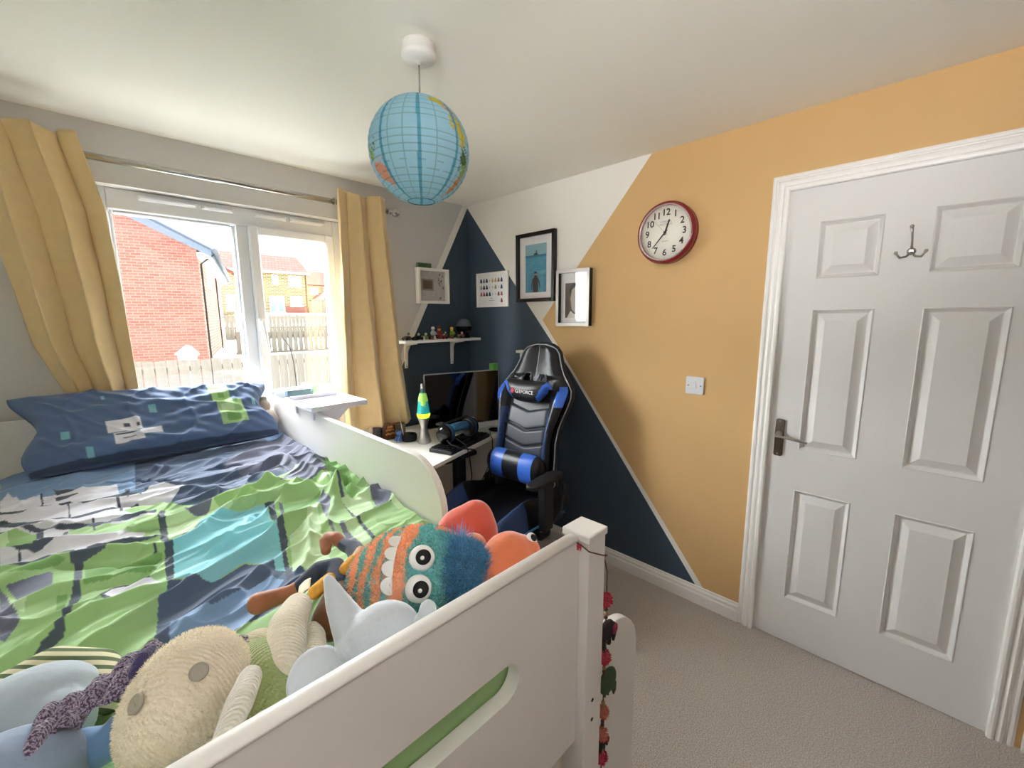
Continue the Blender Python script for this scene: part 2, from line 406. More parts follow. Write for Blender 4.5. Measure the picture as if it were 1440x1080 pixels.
for z in (0.252, 1.74):
    m = MB()
    for k in range(5): m.lathe([(0.006, z-0.04+k*0.016), (0.0065, z-0.039+k*0.016), (0.0065, z-0.026+k*0.016), (0.006, z-0.025+k*0.016)], c=(-0.008, DY0-0.002, 0), n=12)
    m.build('hinge', gloss_white, door)
# triple coat hook on the door
hk = thing('coat_hook', 'small brushed steel triple coat hook screwed to the white door', 'hook', (-0.004, -2.455, 1.70))
m = MB(); m.lathe([(0.0, -0.0035), (0.012, -0.004), (0.013, -0.008), (0.010, -0.013), (0.006, -0.016)], c=(0, -2.455, 1.692), axis='x', n=16); m.build('base_plate', steel, hk)
m = MB(); m.tube([(-0.012, -2.455, 1.695), (-0.016, -2.454, 1.72), (-0.024, -2.452, 1.75), (-0.036, -2.450, 1.772)], [0.004, 0.003, 0.003, 0.004], 8); m.ball((-0.037, -2.450, 1.774), 0.0062, n=10)
m.build('prong', steel, hk)
for s_ in (-1, 1):
    m = MB(); m.tube([(-0.012, -2.455, 1.690), (-0.018, -2.455+s_*0.012, 1.674), (-0.030, -2.455+s_*0.028, 1.670), (-0.040, -2.455+s_*0.038, 1.684)], [0.0042, 0.0038, 0.0035, 0.0035], 8)
    m.ball((-0.041, -2.455+s_*0.039, 1.687), 0.0058, n=10); m.build('prong', steel, hk)
# light switch
sw = thing('light_switch', 'white square single rocker light switch on the ochre wall', 'switch', (0, -1.727, 1.133))
m = MB(); m.prism(rounded(-1.770, 1.090, -1.684, 1.176, 0.004), 'x', -0.009, 0.0, bev=0.002); m.build('faceplate', upvc, sw)
m = MB(); m.box((-0.013, -1.735, 1.118), (-0.008, -1.719, 1.150), 0.0015); m.build('rocker', upvc, sw)
for y in (-1.757, -1.697):
    m = MB(); m.lathe([(0.0035, -0.009), (0.0035, -0.0098), (0.0015, -0.0099)], c=(0, y, 1.133), axis='x', n=8); m.build('screw', mat('screw_metal', '77777a', rough=0.4, metal=1), sw)
# ------------------------------------------------------------ outside: gardens and houses opposite
GZ = -2.6
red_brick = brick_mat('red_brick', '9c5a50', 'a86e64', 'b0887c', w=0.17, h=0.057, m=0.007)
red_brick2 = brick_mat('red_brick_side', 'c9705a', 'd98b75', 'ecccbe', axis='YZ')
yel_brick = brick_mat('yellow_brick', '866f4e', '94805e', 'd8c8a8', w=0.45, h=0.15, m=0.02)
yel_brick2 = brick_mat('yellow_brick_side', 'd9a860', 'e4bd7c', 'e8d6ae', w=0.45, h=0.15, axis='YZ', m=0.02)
red_tile = brick_mat('red_roof_tile', '7c483e', '8a564a', '643a32', w=0.35, h=0.32, axis='XZ', m=0.04)
slate = mat('slate_roof', '6f7a8c', rough=0.8)
fascia = mat('blue_grey_bargeboard', '6f7888', rough=0.5)
out_white = mat('white_exterior_plastic', 'f0f0f0', rough=0.5)
win_dark = mat('far_glass', '9fb4c4', rough=0.1, spec=0.8)
black_pl = mat('black_pipe', '2a2b2e', rough=0.5)
timber = mat('weathered_fence_timber', '857e75', rough=0.9, var=0.12, vscale=6, stretch=(9, 9, 0.8))
gravel = mat('pale_ground', 'd2d2c4', rough=1, var=0.1, vscale=3)

m = MB(); m.box((-40, 0.4, GZ-0.3), (60, 10.2, GZ)); m.box((-40, 10.2, GZ-0.3), (60, 20.2, 0.55)); m.box((-40, 20.2, GZ-0.3), (60, 47, 1.1)); m.box((-40, 47, GZ-0.3), (90, 110, 2.1))
struct(m.build('ground', gravel))

# red brick house, gable towards us
A = math.radians(-14)
red = thing('brick_house', 'large red brick gable end house close outside the left pane', 'house', (-0.115, 9.0, GZ), (0, 0, -14))
def R_(s_, d_, z_): return (s_, d_, z_-GZ)   # local: x along gable, y deep, z up
m = MB(); m.mi = 0
m.prism([(0, 0), (0, 2.98-GZ), (-3.4, 4.86-GZ), (-6.8, 2.98-GZ), (-6.8, 0)], 'y', 0, 0.2)
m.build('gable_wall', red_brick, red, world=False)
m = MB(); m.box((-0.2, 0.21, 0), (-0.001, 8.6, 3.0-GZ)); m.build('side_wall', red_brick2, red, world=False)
m = MB()
for sg in (0, 1):
    f = (lambda x: x) if sg == 0 else (lambda x: -6.8-x)
    m.prism([(f(0.28), 2.86-GZ), (f(0.28), 2.98-GZ), (f(-3.4), 5.03-GZ), (f(-3.4), 4.90-GZ)], 'y', -0.10, 8.7)
m.build('roof', slate, red, world=False)
m = MB()
for sg in (0, 1):
    f = (lambda x: x) if sg == 0 else (lambda x: -6.8-x)
    m.prism([(f(0.26), 2.80-GZ), (f(0.27), 2.93-GZ), (f(-3.4), 4.93-GZ), (f(-3.4), 4.72-GZ)], 'y', -0.14, -0.101)
m.build('bargeboard', fascia, red, world=False)
m = MB(); m.box((0.0, 0.0, 2.78-GZ), (0.24, 8.6, 2.9-GZ)); m.build('soffit', out_white, red, world=False)
m = MB(); m.tube([(0.33, -0.1, 2.93-GZ), (0.33, 8.6, 2.93-GZ)], 0.055, 8); m.build('gutter', mat('grey_gutter', '6e7480', rough=0.5), red, world=False)
m = MB(); m.tube([(0.30, 0.08, 2.88-GZ), (0.05, 0.08, 2.66-GZ), (0.05, 0.08, 0.0)], 0.02, 8); m.build('downpipe', black_pl, red, world=False)
m = MB(); m.tube([(0.05, 5.0, 2.75-GZ), (0.05, 5.0, 0.0)], 0.02, 8); m.build('downpipe', black_pl, red, world=False)
m = MB(); m.box((-0.01, 2.0, 2.25-GZ), (0.06, 3.4, 2.98-GZ), 0.01); w_ = m.build('window', out_white, red, world=False)
m = MB(); m.box((0.055, 2.12, 2.33-GZ), (0.066, 2.65, 2.9-GZ)); m.box((0.055, 2.75, 2.33-GZ), (0.066, 3.28, 2.9-GZ)); m.build('pane', win_dark, w_, world=False)

def far_window(root, x0, x1, z0, z1, y, n=2, base=0.0):
    m = MB(); m.box((x0, y-0.08, z0), (x1, y+0.02, z1)); f = m.build('window', out_white, root)
    w = (x1-x0)/n
    for i in range(n):
        m = MB(); m.box((x0+w*i+0.13, y-0.1, z0+0.13), (x0+w*(i+1)-0.13, y-0.079, z1-0.13)); m.build('pane', win_dark, f)
    m = MB(); m.box((x0-0.1, y-0.14, z0-0.14), (x1+0.1, y, z0)); m.build('sill', out_white, f)
# yellow brick house with red pantiled roof
yh = thing('brick_house', 'yellow brick house with red tiled roof seen through the opening sash', 'house', (12, 50, 2.1))
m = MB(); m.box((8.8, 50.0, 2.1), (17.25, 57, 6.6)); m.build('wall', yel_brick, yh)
m = MB(); m.prism([(49.6, 6.45), (49.6, 6.6), (53.5, 8.75), (57.4, 6.6), (57.4, 6.45), (53.5, 8.55)], 'x', 8.0, 17.4); m.build('roof', red_tile, yh)
m = MB(); m.box((8.0, 49.5, 6.42), (17.45, 49.62, 6.66)); m.build('gutter', out_white, yh)
far_window(yh, 13.5, 14.15, 5.35, 6.25, 50, 1); far_window(yh, 15.2, 16.5, 5.15, 6.25, 50, 2); far_window(yh, 15.25, 16.5, 2.95, 4.0, 50, 2)
far_window(yh, 13.05, 14.6, 2.2, 3.95, 50, 2)
m = MB(); m.tube([(17.05, 49.9, 6.5), (17.05, 49.9, 2.1)], 0.06, 6); m.build('downpipe', mat('brown_pipe', '6a4a3c'), yh)
m = MB(); m.box((14.7, 49.96, 2.1), (17.2, 49.995, 2.9)); m.build('brick_plinth', red_brick, yh)
# nearer yellow gable wing
yg = thing('brick_house', 'yellow brick gable behind the red brick house at the mullion', 'house', (7, 44, 2.0))
m = MB(); m.prism([(3.8, 1.1), (9.4, 1.1), (9.4, 4.9), (6.2, 7.1), (3.8, 5.4)], 'y', 44, 44.3); m.build('gable_wall', yel_brick, yg)
m = MB(); m.prism([(9.8, 4.55), (9.8, 4.8), (6.2, 7.3), (6.2, 7.05)], 'y', 43.7, 49); m.prism([(3.2, 4.95), (3.2, 5.2), (6.2, 7.3), (6.2, 7.05)], 'y', 43.7, 49); m.build('roof', red_tile, yg)
far_window(yg, 7.75, 8.45, 2.3, 3.7, 44, 1)
# further yellow house
zh = thing('brick_house', 'furthest low yellow brick house beside the right curtain edge', 'house', (25, 65, 2.1))
m = MB(); m.box((19.5, 65, 2.1), (30, 72, 6.5)); m.build('wall', yel_brick, zh)
m = MB(); m.prism([(64.6, 6.35), (64.6, 6.5), (68.5, 8.75), (72.4, 6.5), (72.4, 6.35), (68.5, 8.6)], 'x', 19.3, 30.4); m.build('roof', red_tile, zh)
far_window(zh, 23.1, 24.2, 5.2, 6.15, 65, 2); far_window(zh, 25.1, 26.3, 5.3, 6.2, 65, 2)
m = MB(); m.prism([(22.8, 4.1), (24.4, 5.3), (27.0, 4.1)], 'y', 60, 64.9); m.build('porch_roof', red_tile, zh)
# garden fences: each near board its own part
def board_fence(label, x0, x1, y, zt, zb, w, gap, cat='fence', jag=0.0, group=None, parts=True):
    f = thing('garden_fence', label, cat, ((x0+x1)/2, y, zb))
    rng = random.Random(int(y*10))
    n = int((x1-x0)/(w+gap))
    if parts:
        me = None
        for i in range(n):
            if me is None:
                m = MB(); m.box((-w/2, -0.01, 0), (w/2, 0.01, zt-zb), 0.004); o = m.build('fence_board', timber, f, world=False); me = o.data
            else:
                o = bpy.data.objects.new('fence_board', me); COL.objects.link(o); o.parent = f
            o.location = (x0+(i+0.5)*(w+gap)-(x0+x1)/2, rng.uniform(-0.004, 0.004), rng.uniform(-jag, jag))
    else:
        m = MB()
        for i in range(n):
            xx = x0+(i+0.5)*(w+gap); m.box((xx-w/2, y-0.01, zb), (xx+w/2, y+0.01, zt+rng.uniform(-jag, jag)))
        o = m.build('fence_boards', timber, f); o['kind'] = 'stuff'
    m = MB()
    for z in (zt-0.12, (zt+zb)/2): m.box((x0, y+0.012, z-0.04), (x1, y+0.05, z+0.04))
    m.build('rail', timber, f)
board_fence('near weathered garden fence of vertical boards below the red house', -2.6, 2.2, 5.0, 0.89, -1.2, 0.118, 0.012, jag=0.012)
board_fence('second weathered board fence across the middle of the gardens', 0.75, 5.2, 10.4, 1.12, 0.0, 0.11, 0.03, jag=0.02)
board_fence('furthest pale fence below the yellow brick house', 0.6, 12.0, 20.0, 1.65, 0.5, 0.14, 0.035, jag=0.03, parts=False)
board_fence('short warm brown fence beside the furthest yellow house', 20.5, 24.0, 58.0, 4.1, 2.1, 0.42, 0.10)
sh = thing('garden_store', 'small white pitched garden store above the near fence', 'shed', (-0.90, 5.9, GZ))
m = MB(); m.box((-1.0, 5.9, GZ), (-0.80, 6.3, 0.90)); m.build('body', out_white, sh)
m = MB(); m.prism([(-1.03, 0.9005), (-0.865, 1.045), (-0.77, 0.93), (-0.77, 0.9005)], 'y', 5.86, 6.34); m.build('roof', out_white, sh)
gp = thing('garden_gate', 'white garden gate with two green plant pots in front of it', 'gate', (2.1, 14.0, 0.55))
m = MB(); m.box((1.6, 14.0, 0.55), (2.6, 14.05, 1.72), 0.01); m.build('gate_panel', out_white, gp)
for i, x in enumerate((1.85, 2.25)):
    m = MB(); m.lathe([(0.06, 0.95), (0.09, 1.05), (0.085, 1.35), (0.03, 1.5), (0.01, 1.55)], c=(x, 13.88, 0), n=10); o = m.build('plant_pot', mat('green_glaze', '4d9c78', rough=0.5)); tag(o, 'small green garden pot hung on the white gate, '+('left one' if i == 0 else 'right one'), 'pot')
cn = MB(); cn.tube([(0.18, 4.9, 1.17), (0.24, 4.9, 1.10), (0.29, 4.9, 0.98), (0.32, 4.9, 0.78), (0.335, 4.9, 0.45), (0.335, 4.9, GZ)], 0.008, 6)
tag(cn.build('plant_cane', black_pl), 'thin dark bent cane standing in front of the near fence', 'cane')
# ------------------------------------------------------------ cabin bed
melamine = mat('white_melamine', 'ebe8e4', rough=0.35, var=0.01)
bed = thing('cabin_bed', 'white raised cabin bed frame with slotted footboard and curved guard panel', 'bed', (-1.945, -1.08, 0))
m = MB()
slot = [(-1.945 + (x+1.945), z) for x, z in rounded(-2.235, 0.838, -1.655, 0.906, 0.0339, 8)]
m.prism([(-2.43, 0.612), (-1.492, 0.612), (-1.492, 1.05), (-2.43, 1.05)], 'y', -2.114, -2.088, holes=[slot])
fb = m.build('footboard', melamine, bed)
m = MB(); m.loft([[(x, -2.101 + 0.0145*math.cos(a), 1.0505 + 0.009*math.sin(a)) for a in [PI*k/8 for k in range(9)]] for x in (-2.43, -1.492)], smooth=True)
m.build('top_edging', melamine, fb)
for x0 in (-2.494, -1.491):
    for y0 in (-2.136, -0.067):
        m = MB(); m.box((x0+0.002, y0+0.002, 0), (x0+0.060, y0+0.060, 1.048), 0.002); p = m.build('post', melamine, bed)
        m = MB(); m.box((x0-0.001, y0-0.001, 1.0482), (x0+0.063, y0+0.063, 1.064), 0.003, 2); m.build('post_cap', melamine, p)
        if y0 < -1 and x0 > -2:
            for z in (0.70, 0.655):
                m = MB(); m.lathe([(0.004, y0+0.0018), (0.004, y0+0.0012), (0.0015, y0+0.0011)], c=(x0+0.028, 0, z), axis='y', n=10); m.build('screw_hole', dark, p)
m = MB(); m.box((-2.43, -0.045, 0.62), (-1.492, -0.022, 1.078), 0.003); m.build('headboard', melamine, bed)
arc = [(-1.62 + 0.15*(1-math.cos(math.radians(a))), 1.066 - 0.15*(1-math.sin(math.radians(a)))) for a in range(0, 91, 9)]
arc = [(-1.62, 0.80)] + [(-1.47 - 0.15*math.cos(math.radians(a)), 0.916 + 0.15*math.sin(math.radians(a))) for a in range(0, 91, 9)]
m = MB(); m.prism(arc + [(-0.062, 1.074), (-0.062, 0.6), (-2.073, 0.6), (-2.073, 0.80)], 'x', -1.452, -1.430, bev=0.003)
m.build('guard_panel', melamine, bed)
m = MB(); m.box((-2.492, -2.073, 0.6), (-2.470, -0.062, 1.07), 0.003); m.build('wall_side_panel', melamine, bed)
for i in range(12):
    y = -1.98 + i*0.165
    m = MB(); m.box((-2.469, y, 0.655), (-1.4525, y+0.07, 0.670)); m.build('slat', mat('pine', 'c9a070', rough=0.6), bed)
m = MB(); m.box((-2.462, -2.052, 0.671), (-1.458, -0.074, 0.842), 0.03, 3)
tag(m.build('mattress', mat('mattress_ticking', 'e4e2dc', rough=0.9)), 'white mattress under the duvet on the cabin bed', 'mattress')
# ladder at the open end of the side
ld = thing('bed_ladder', 'white bed ladder with rounded side boards behind the right bed post', 'ladder', (-1.33, -1.9, 0))
m_arc = [(-1.255 + 0.085*math.cos(math.radians(a)), 0.735 + 0.085*math.sin(math.radians(a)) - 0.085) for a in range(0, 91, 10)]
prof = [(-1.428, 0.0), (-1.205, 0.0), (-1.21, 0.64)] + [(-1.33 + 0.12*math.cos(math.radians(a)) , 0.655 + 0.12*math.sin(math.radians(a))) for a in range(10, 91, 10)] + [(-1.428, 0.775)]
for y in (-2.095, -1.70):
    m = MB(); m.prism(prof, 'y', y, y+0.022, bev=0.002); m.build('side_board', melamine, ld)
for z in (0.22, 0.44, 0.66):
    m = MB(); m.box((-1.41, -2.072, z), (-1.27, -1.701, z+0.02), 0.003); m.build('tread', melamine, ld)

# ------------------------------------------------------------ duvet
# duvet print patches (colour key, outline on the bed) and folds (line, width, height), metres
PRINT = [
 ('B', [(-2.405,0.222),(-2.229,-0.208),(-1.854,-0.349),(-1.397,0.099),(-1.348,-0.652),(-1.523,-0.937),(-1.601,-0.61),(-1.751,-0.702),(-1.947,-0.875),(-2.094,-0.763),(-2.324,-0.789)]),
 ('N', [(-2.01,-0.317),(-1.747,-0.316),(-1.534,-0.289),(-1.56,-0.654),(-1.476,-0.74),(-1.545,-1.118),(-1.667,-0.993),(-1.803,-1.023),(-1.961,-0.973),(-2.038,-0.699)]),
 ('S', [(-1.706,-0.502),(-1.553,-0.357),(-1.395,-0.341),(-1.413,-0.805),(-1.561,-0.898),(-1.738,-0.842),(-1.803,-0.734)]),
 ('W', [(-2.347,-0.502),(-2.333,-0.454),(-2.304,-0.532),(-2.253,-0.576),(-2.164,-0.552),(-2.077,-0.589),(-2.077,-0.757),(-1.972,-0.85),(-2.092,-0.886),(-2.003,-0.977),(-2.119,-1.0),(-2.241,-0.914),(-2.319,-0.861)]),
 ('W', [(-2.042,-0.817),(-1.998,-0.758),(-1.916,-0.808),(-1.976,-0.885)]),
 ('G', [(-2.303,-1.055),(-1.996,-1.126),(-1.885,-1.051),(-1.729,-1.017),(-1.531,-0.813),(-1.392,-0.827),(-1.466,-1.67),(-1.559,-1.794),(-1.734,-1.862),(-1.807,-1.582),(-1.821,-1.483),(-2.065,-1.645),(-2.143,-1.653),(-2.266,-1.528)]),
 ('W', [(-2.32,-0.849),(-2.241,-0.914),(-2.118,-0.983),(-2.021,-1.101),(-2.011,-1.149),(-2.137,-1.136),(-2.21,-1.15),(-2.302,-1.068)]),
 ('L', [(-2.32,-0.844),(-2.301,-0.868),(-2.3,-0.984),(-2.309,-0.978)]),
 ('G', [(-2.301,-0.868),(-2.249,-0.906),(-2.251,-1.042),(-2.3,-0.989)]),
 ('K', [(-2.249,-0.906),(-2.236,-0.897),(-2.242,-1.043),(-2.251,-1.042)]),
 ('G', [(-2.194,-0.962),(-2.187,-0.93),(-2.104,-0.986),(-2.007,-0.973),(-2.019,-1.141),(-2.123,-1.098),(-2.194,-1.005)]),
 ('K', [(-2.203,-0.942),(-2.193,-0.941),(-2.196,-1.023),(-2.207,-1.011)]),
 ('K', [(-2.007,-0.973),(-1.991,-0.976),(-2.013,-1.24),(-2.027,-1.235)]),
 ('K', [(-2.31,-0.973),(-2.248,-1.037),(-2.2,-1.024),(-2.108,-1.077),(-2.109,-1.091),(-2.197,-1.051),(-2.247,-1.056),(-2.308,-0.993)]),
 ('L', [(-1.995,-1.006),(-1.881,-1.033),(-1.846,-1.126),(-1.91,-1.185),(-2.008,-1.22)]),
 ('S', [(-1.945,-0.989),(-1.881,-1.033),(-1.91,-1.093),(-1.963,-1.057)]),
 ('K', [(-2.302,-1.068),(-2.21,-1.146),(-2.162,-1.111),(-2.056,-1.13),(-2.006,-1.144),(-2.008,-1.163),(-2.058,-1.154),(-2.16,-1.145),(-2.209,-1.171),(-2.301,-1.086)]),
 ('K', [(-2.18,-1.137),(-2.124,-1.126),(-2.104,-1.136),(-2.126,-1.193),(-2.175,-1.207),(-2.186,-1.195)]),
 ('W', [(-2.178,-1.127),(-2.156,-1.122),(-2.16,-1.18),(-2.179,-1.177)]),
 ('K', [(-2.18,-1.193),(-2.166,-1.203),(-2.17,-1.372),(-2.177,-1.396),(-2.192,-1.503),(-2.216,-1.536),(-2.227,-1.526),(-2.202,-1.493),(-2.187,-1.371),(-2.181,-1.328)]),
 ('S', [(-2.277,-1.241),(-2.214,-1.214),(-2.211,-1.274),(-2.245,-1.317),(-2.257,-1.305)]),
 ('S', [(-2.288,-1.242),(-2.277,-1.263),(-2.261,-1.331),(-2.248,-1.408),(-2.266,-1.447),(-2.273,-1.44)]),
 ('L', [(-2.277,-1.263),(-2.245,-1.321),(-2.248,-1.362),(-2.261,-1.343)]),
 ('D', [(-2.206,-1.336),(-2.19,-1.342),(-2.192,-1.396),(-2.205,-1.389)]),
 ('K', [(-2.144,-1.389),(-2.116,-1.371),(-2.062,-1.38),(-2.061,-1.399),(-2.112,-1.389),(-2.135,-1.442),(-2.143,-1.422)]),
 ('W', [(-2.142,-1.398),(-2.122,-1.379),(-2.059,-1.386),(-2.043,-1.425),(-2.114,-1.43),(-2.137,-1.422)]),
 ('K', [(-2.042,-1.248),(-2.037,-1.253),(-2.048,-1.36),(-2.053,-1.354)]),
 ('K', [(-2.015,-1.212),(-2.0,-1.214),(-2.028,-1.433),(-2.041,-1.441),(-2.03,-1.313)]),
 ('T', [(-2.0,-1.214),(-1.977,-1.227),(-1.926,-1.139),(-1.771,-1.146),(-1.798,-1.329),(-1.821,-1.483),(-1.841,-1.556),(-1.859,-1.545),(-1.851,-1.504),(-1.9,-1.463),(-1.969,-1.5),(-2.031,-1.458)]),
 ('N', [(-2.067,-1.546),(-2.039,-1.457),(-1.969,-1.5),(-1.901,-1.47),(-1.851,-1.504),(-1.859,-1.545),(-1.841,-1.556),(-1.823,-1.546),(-1.812,-1.597),(-1.883,-1.68),(-1.974,-1.7),(-2.068,-1.672),(-2.084,-1.671)]),
 ('B', [(-2.053,-1.588),(-1.989,-1.603),(-1.875,-1.56),(-1.855,-1.591),(-1.955,-1.693),(-2.063,-1.67)]),
 ('K', [(-1.771,-1.146),(-1.747,-1.157),(-1.779,-1.32),(-1.797,-1.437),(-1.819,-1.485),(-1.839,-1.596),(-1.854,-1.604),(-1.841,-1.547),(-1.812,-1.421),(-1.791,-1.295)]),
 ('D', [(-1.755,-1.184),(-1.67,-1.199),(-1.62,-1.196),(-1.674,-1.268),(-1.755,-1.332),(-1.779,-1.349),(-1.772,-1.267)]),
 ('K', [(-1.744,-1.188),(-1.735,-1.191),(-1.759,-1.322),(-1.768,-1.32)]),
 ('S', [(-1.646,-1.223),(-1.615,-1.201),(-1.624,-1.283),(-1.689,-1.412),(-1.687,-1.443),(-1.705,-1.505),(-1.703,-1.465),(-1.67,-1.339)]),
 ('L', [(-1.788,-1.42),(-1.738,-1.39),(-1.686,-1.29),(-1.673,-1.303),(-1.741,-1.518),(-1.755,-1.615),(-1.796,-1.594),(-1.833,-1.576)]),
 ('S', [(-1.493,-0.723),(-1.431,-0.717),(-1.467,-0.879),(-1.52,-1.027),(-1.597,-1.064),(-1.667,-0.993),(-1.594,-0.919)]),
 ('S', [(-1.696,-1.052),(-1.602,-0.942),(-1.539,-0.976),(-1.523,-1.064),(-1.627,-1.08)]),
 ('K', [(-1.586,-1.247),(-1.575,-1.242),(-1.614,-1.435),(-1.624,-1.437)]),
 ('K', [(-1.615,-1.427),(-1.49,-1.361),(-1.425,-1.314),(-1.403,-1.354),(-1.447,-1.357),(-1.493,-1.389),(-1.617,-1.45),(-1.669,-1.456),(-1.665,-1.437)]),
 ('S', [(-1.474,-1.21),(-1.427,-1.221),(-1.423,-1.333),(-1.479,-1.395),(-1.526,-1.384)]),
 ('L', [(-1.48,-1.371),(-1.444,-1.352),(-1.445,-1.43),(-1.486,-1.44)]),
 ('K', [(-1.622,-1.451),(-1.613,-1.449),(-1.628,-1.569),(-1.638,-1.573)]),
 ('L', [(-1.598,-1.295),(-1.489,-1.265),(-1.546,-1.399),(-1.611,-1.419)]),
 ('S', [(-1.673,-1.457),(-1.662,-1.458),(-1.673,-1.597),(-1.69,-1.608),(-1.69,-1.546)]),
 ('L', [(-1.66,-1.454),(-1.625,-1.448),(-1.642,-1.58),(-1.67,-1.591)]),
 ('L', [(-1.503,-1.603),(-1.469,-1.609),(-1.469,-1.649),(-1.517,-1.655),(-1.518,-1.633)]),
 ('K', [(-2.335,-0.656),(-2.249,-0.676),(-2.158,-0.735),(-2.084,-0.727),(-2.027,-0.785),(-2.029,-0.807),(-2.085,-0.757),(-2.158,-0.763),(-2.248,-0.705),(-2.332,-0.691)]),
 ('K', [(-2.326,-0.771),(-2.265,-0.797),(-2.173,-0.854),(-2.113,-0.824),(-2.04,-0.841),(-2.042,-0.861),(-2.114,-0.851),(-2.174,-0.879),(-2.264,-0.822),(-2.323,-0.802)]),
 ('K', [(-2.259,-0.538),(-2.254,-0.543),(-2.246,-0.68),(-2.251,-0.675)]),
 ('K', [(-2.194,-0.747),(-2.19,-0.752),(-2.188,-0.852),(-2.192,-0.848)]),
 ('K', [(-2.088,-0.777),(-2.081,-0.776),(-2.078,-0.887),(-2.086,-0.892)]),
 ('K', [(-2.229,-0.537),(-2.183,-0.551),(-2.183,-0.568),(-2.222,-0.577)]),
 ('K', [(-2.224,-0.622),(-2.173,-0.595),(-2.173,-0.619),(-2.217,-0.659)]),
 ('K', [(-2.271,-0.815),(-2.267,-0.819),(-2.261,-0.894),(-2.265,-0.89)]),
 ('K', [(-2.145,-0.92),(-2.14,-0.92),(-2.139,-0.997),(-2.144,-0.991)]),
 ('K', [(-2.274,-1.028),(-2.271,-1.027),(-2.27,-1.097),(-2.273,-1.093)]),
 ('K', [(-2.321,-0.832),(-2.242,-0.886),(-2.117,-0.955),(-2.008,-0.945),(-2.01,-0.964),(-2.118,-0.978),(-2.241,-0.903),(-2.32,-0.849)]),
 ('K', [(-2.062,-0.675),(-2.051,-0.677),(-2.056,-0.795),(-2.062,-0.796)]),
 ('W', [(-2.259,-1.057),(-2.199,-1.049),(-2.121,-1.063),(-2.046,-1.103),(-2.056,-1.13),(-2.137,-1.136),(-2.21,-1.138),(-2.256,-1.111)]),
 ('B', [(-1.453,-0.032),(-1.313,0.01),(-1.363,-0.484),(-1.402,-0.704),(-1.476,-0.74),(-1.462,-0.534),(-1.454,-0.318),(-1.515,-0.309)]),
 ('S', [(-1.863,-1.204),(-1.915,-1.21),(-1.977,-1.227),(-2.011,-1.242),(-2.01,-1.213),(-1.97,-1.181),(-1.905,-1.16)]),
 ('L', [(-1.995,-1.233),(-1.973,-1.204),(-1.912,-1.195),(-1.855,-1.168),(-1.826,-1.159),(-1.826,-1.198),(-1.919,-1.233),(-1.982,-1.262)]),
 ('T', [(-1.998,-1.255),(-1.977,-1.232),(-1.927,-1.144),(-1.773,-1.152),(-1.799,-1.334),(-1.889,-1.317),(-1.997,-1.347)]),
 ('D', [(-2.163,-1.238),(-2.068,-1.274),(-2.031,-1.277),(-2.039,-1.346),(-2.074,-1.356),(-2.164,-1.336)]),
 ('D', [(-2.297,-1.128),(-2.232,-1.148),(-2.192,-1.189),(-2.23,-1.208),(-2.281,-1.217),(-2.291,-1.206)]),
 ('D', [(-1.463,-0.82),(-1.409,-0.81),(-1.435,-0.911),(-1.501,-0.961)]),
 ('L', [(-1.621,-1.128),(-1.548,-1.077),(-1.572,-1.18),(-1.624,-1.207)]),
 ('D', [(-1.508,-0.897),(-1.431,-0.915),(-1.494,-1.171),(-1.551,-1.242),(-1.572,-1.18)])]
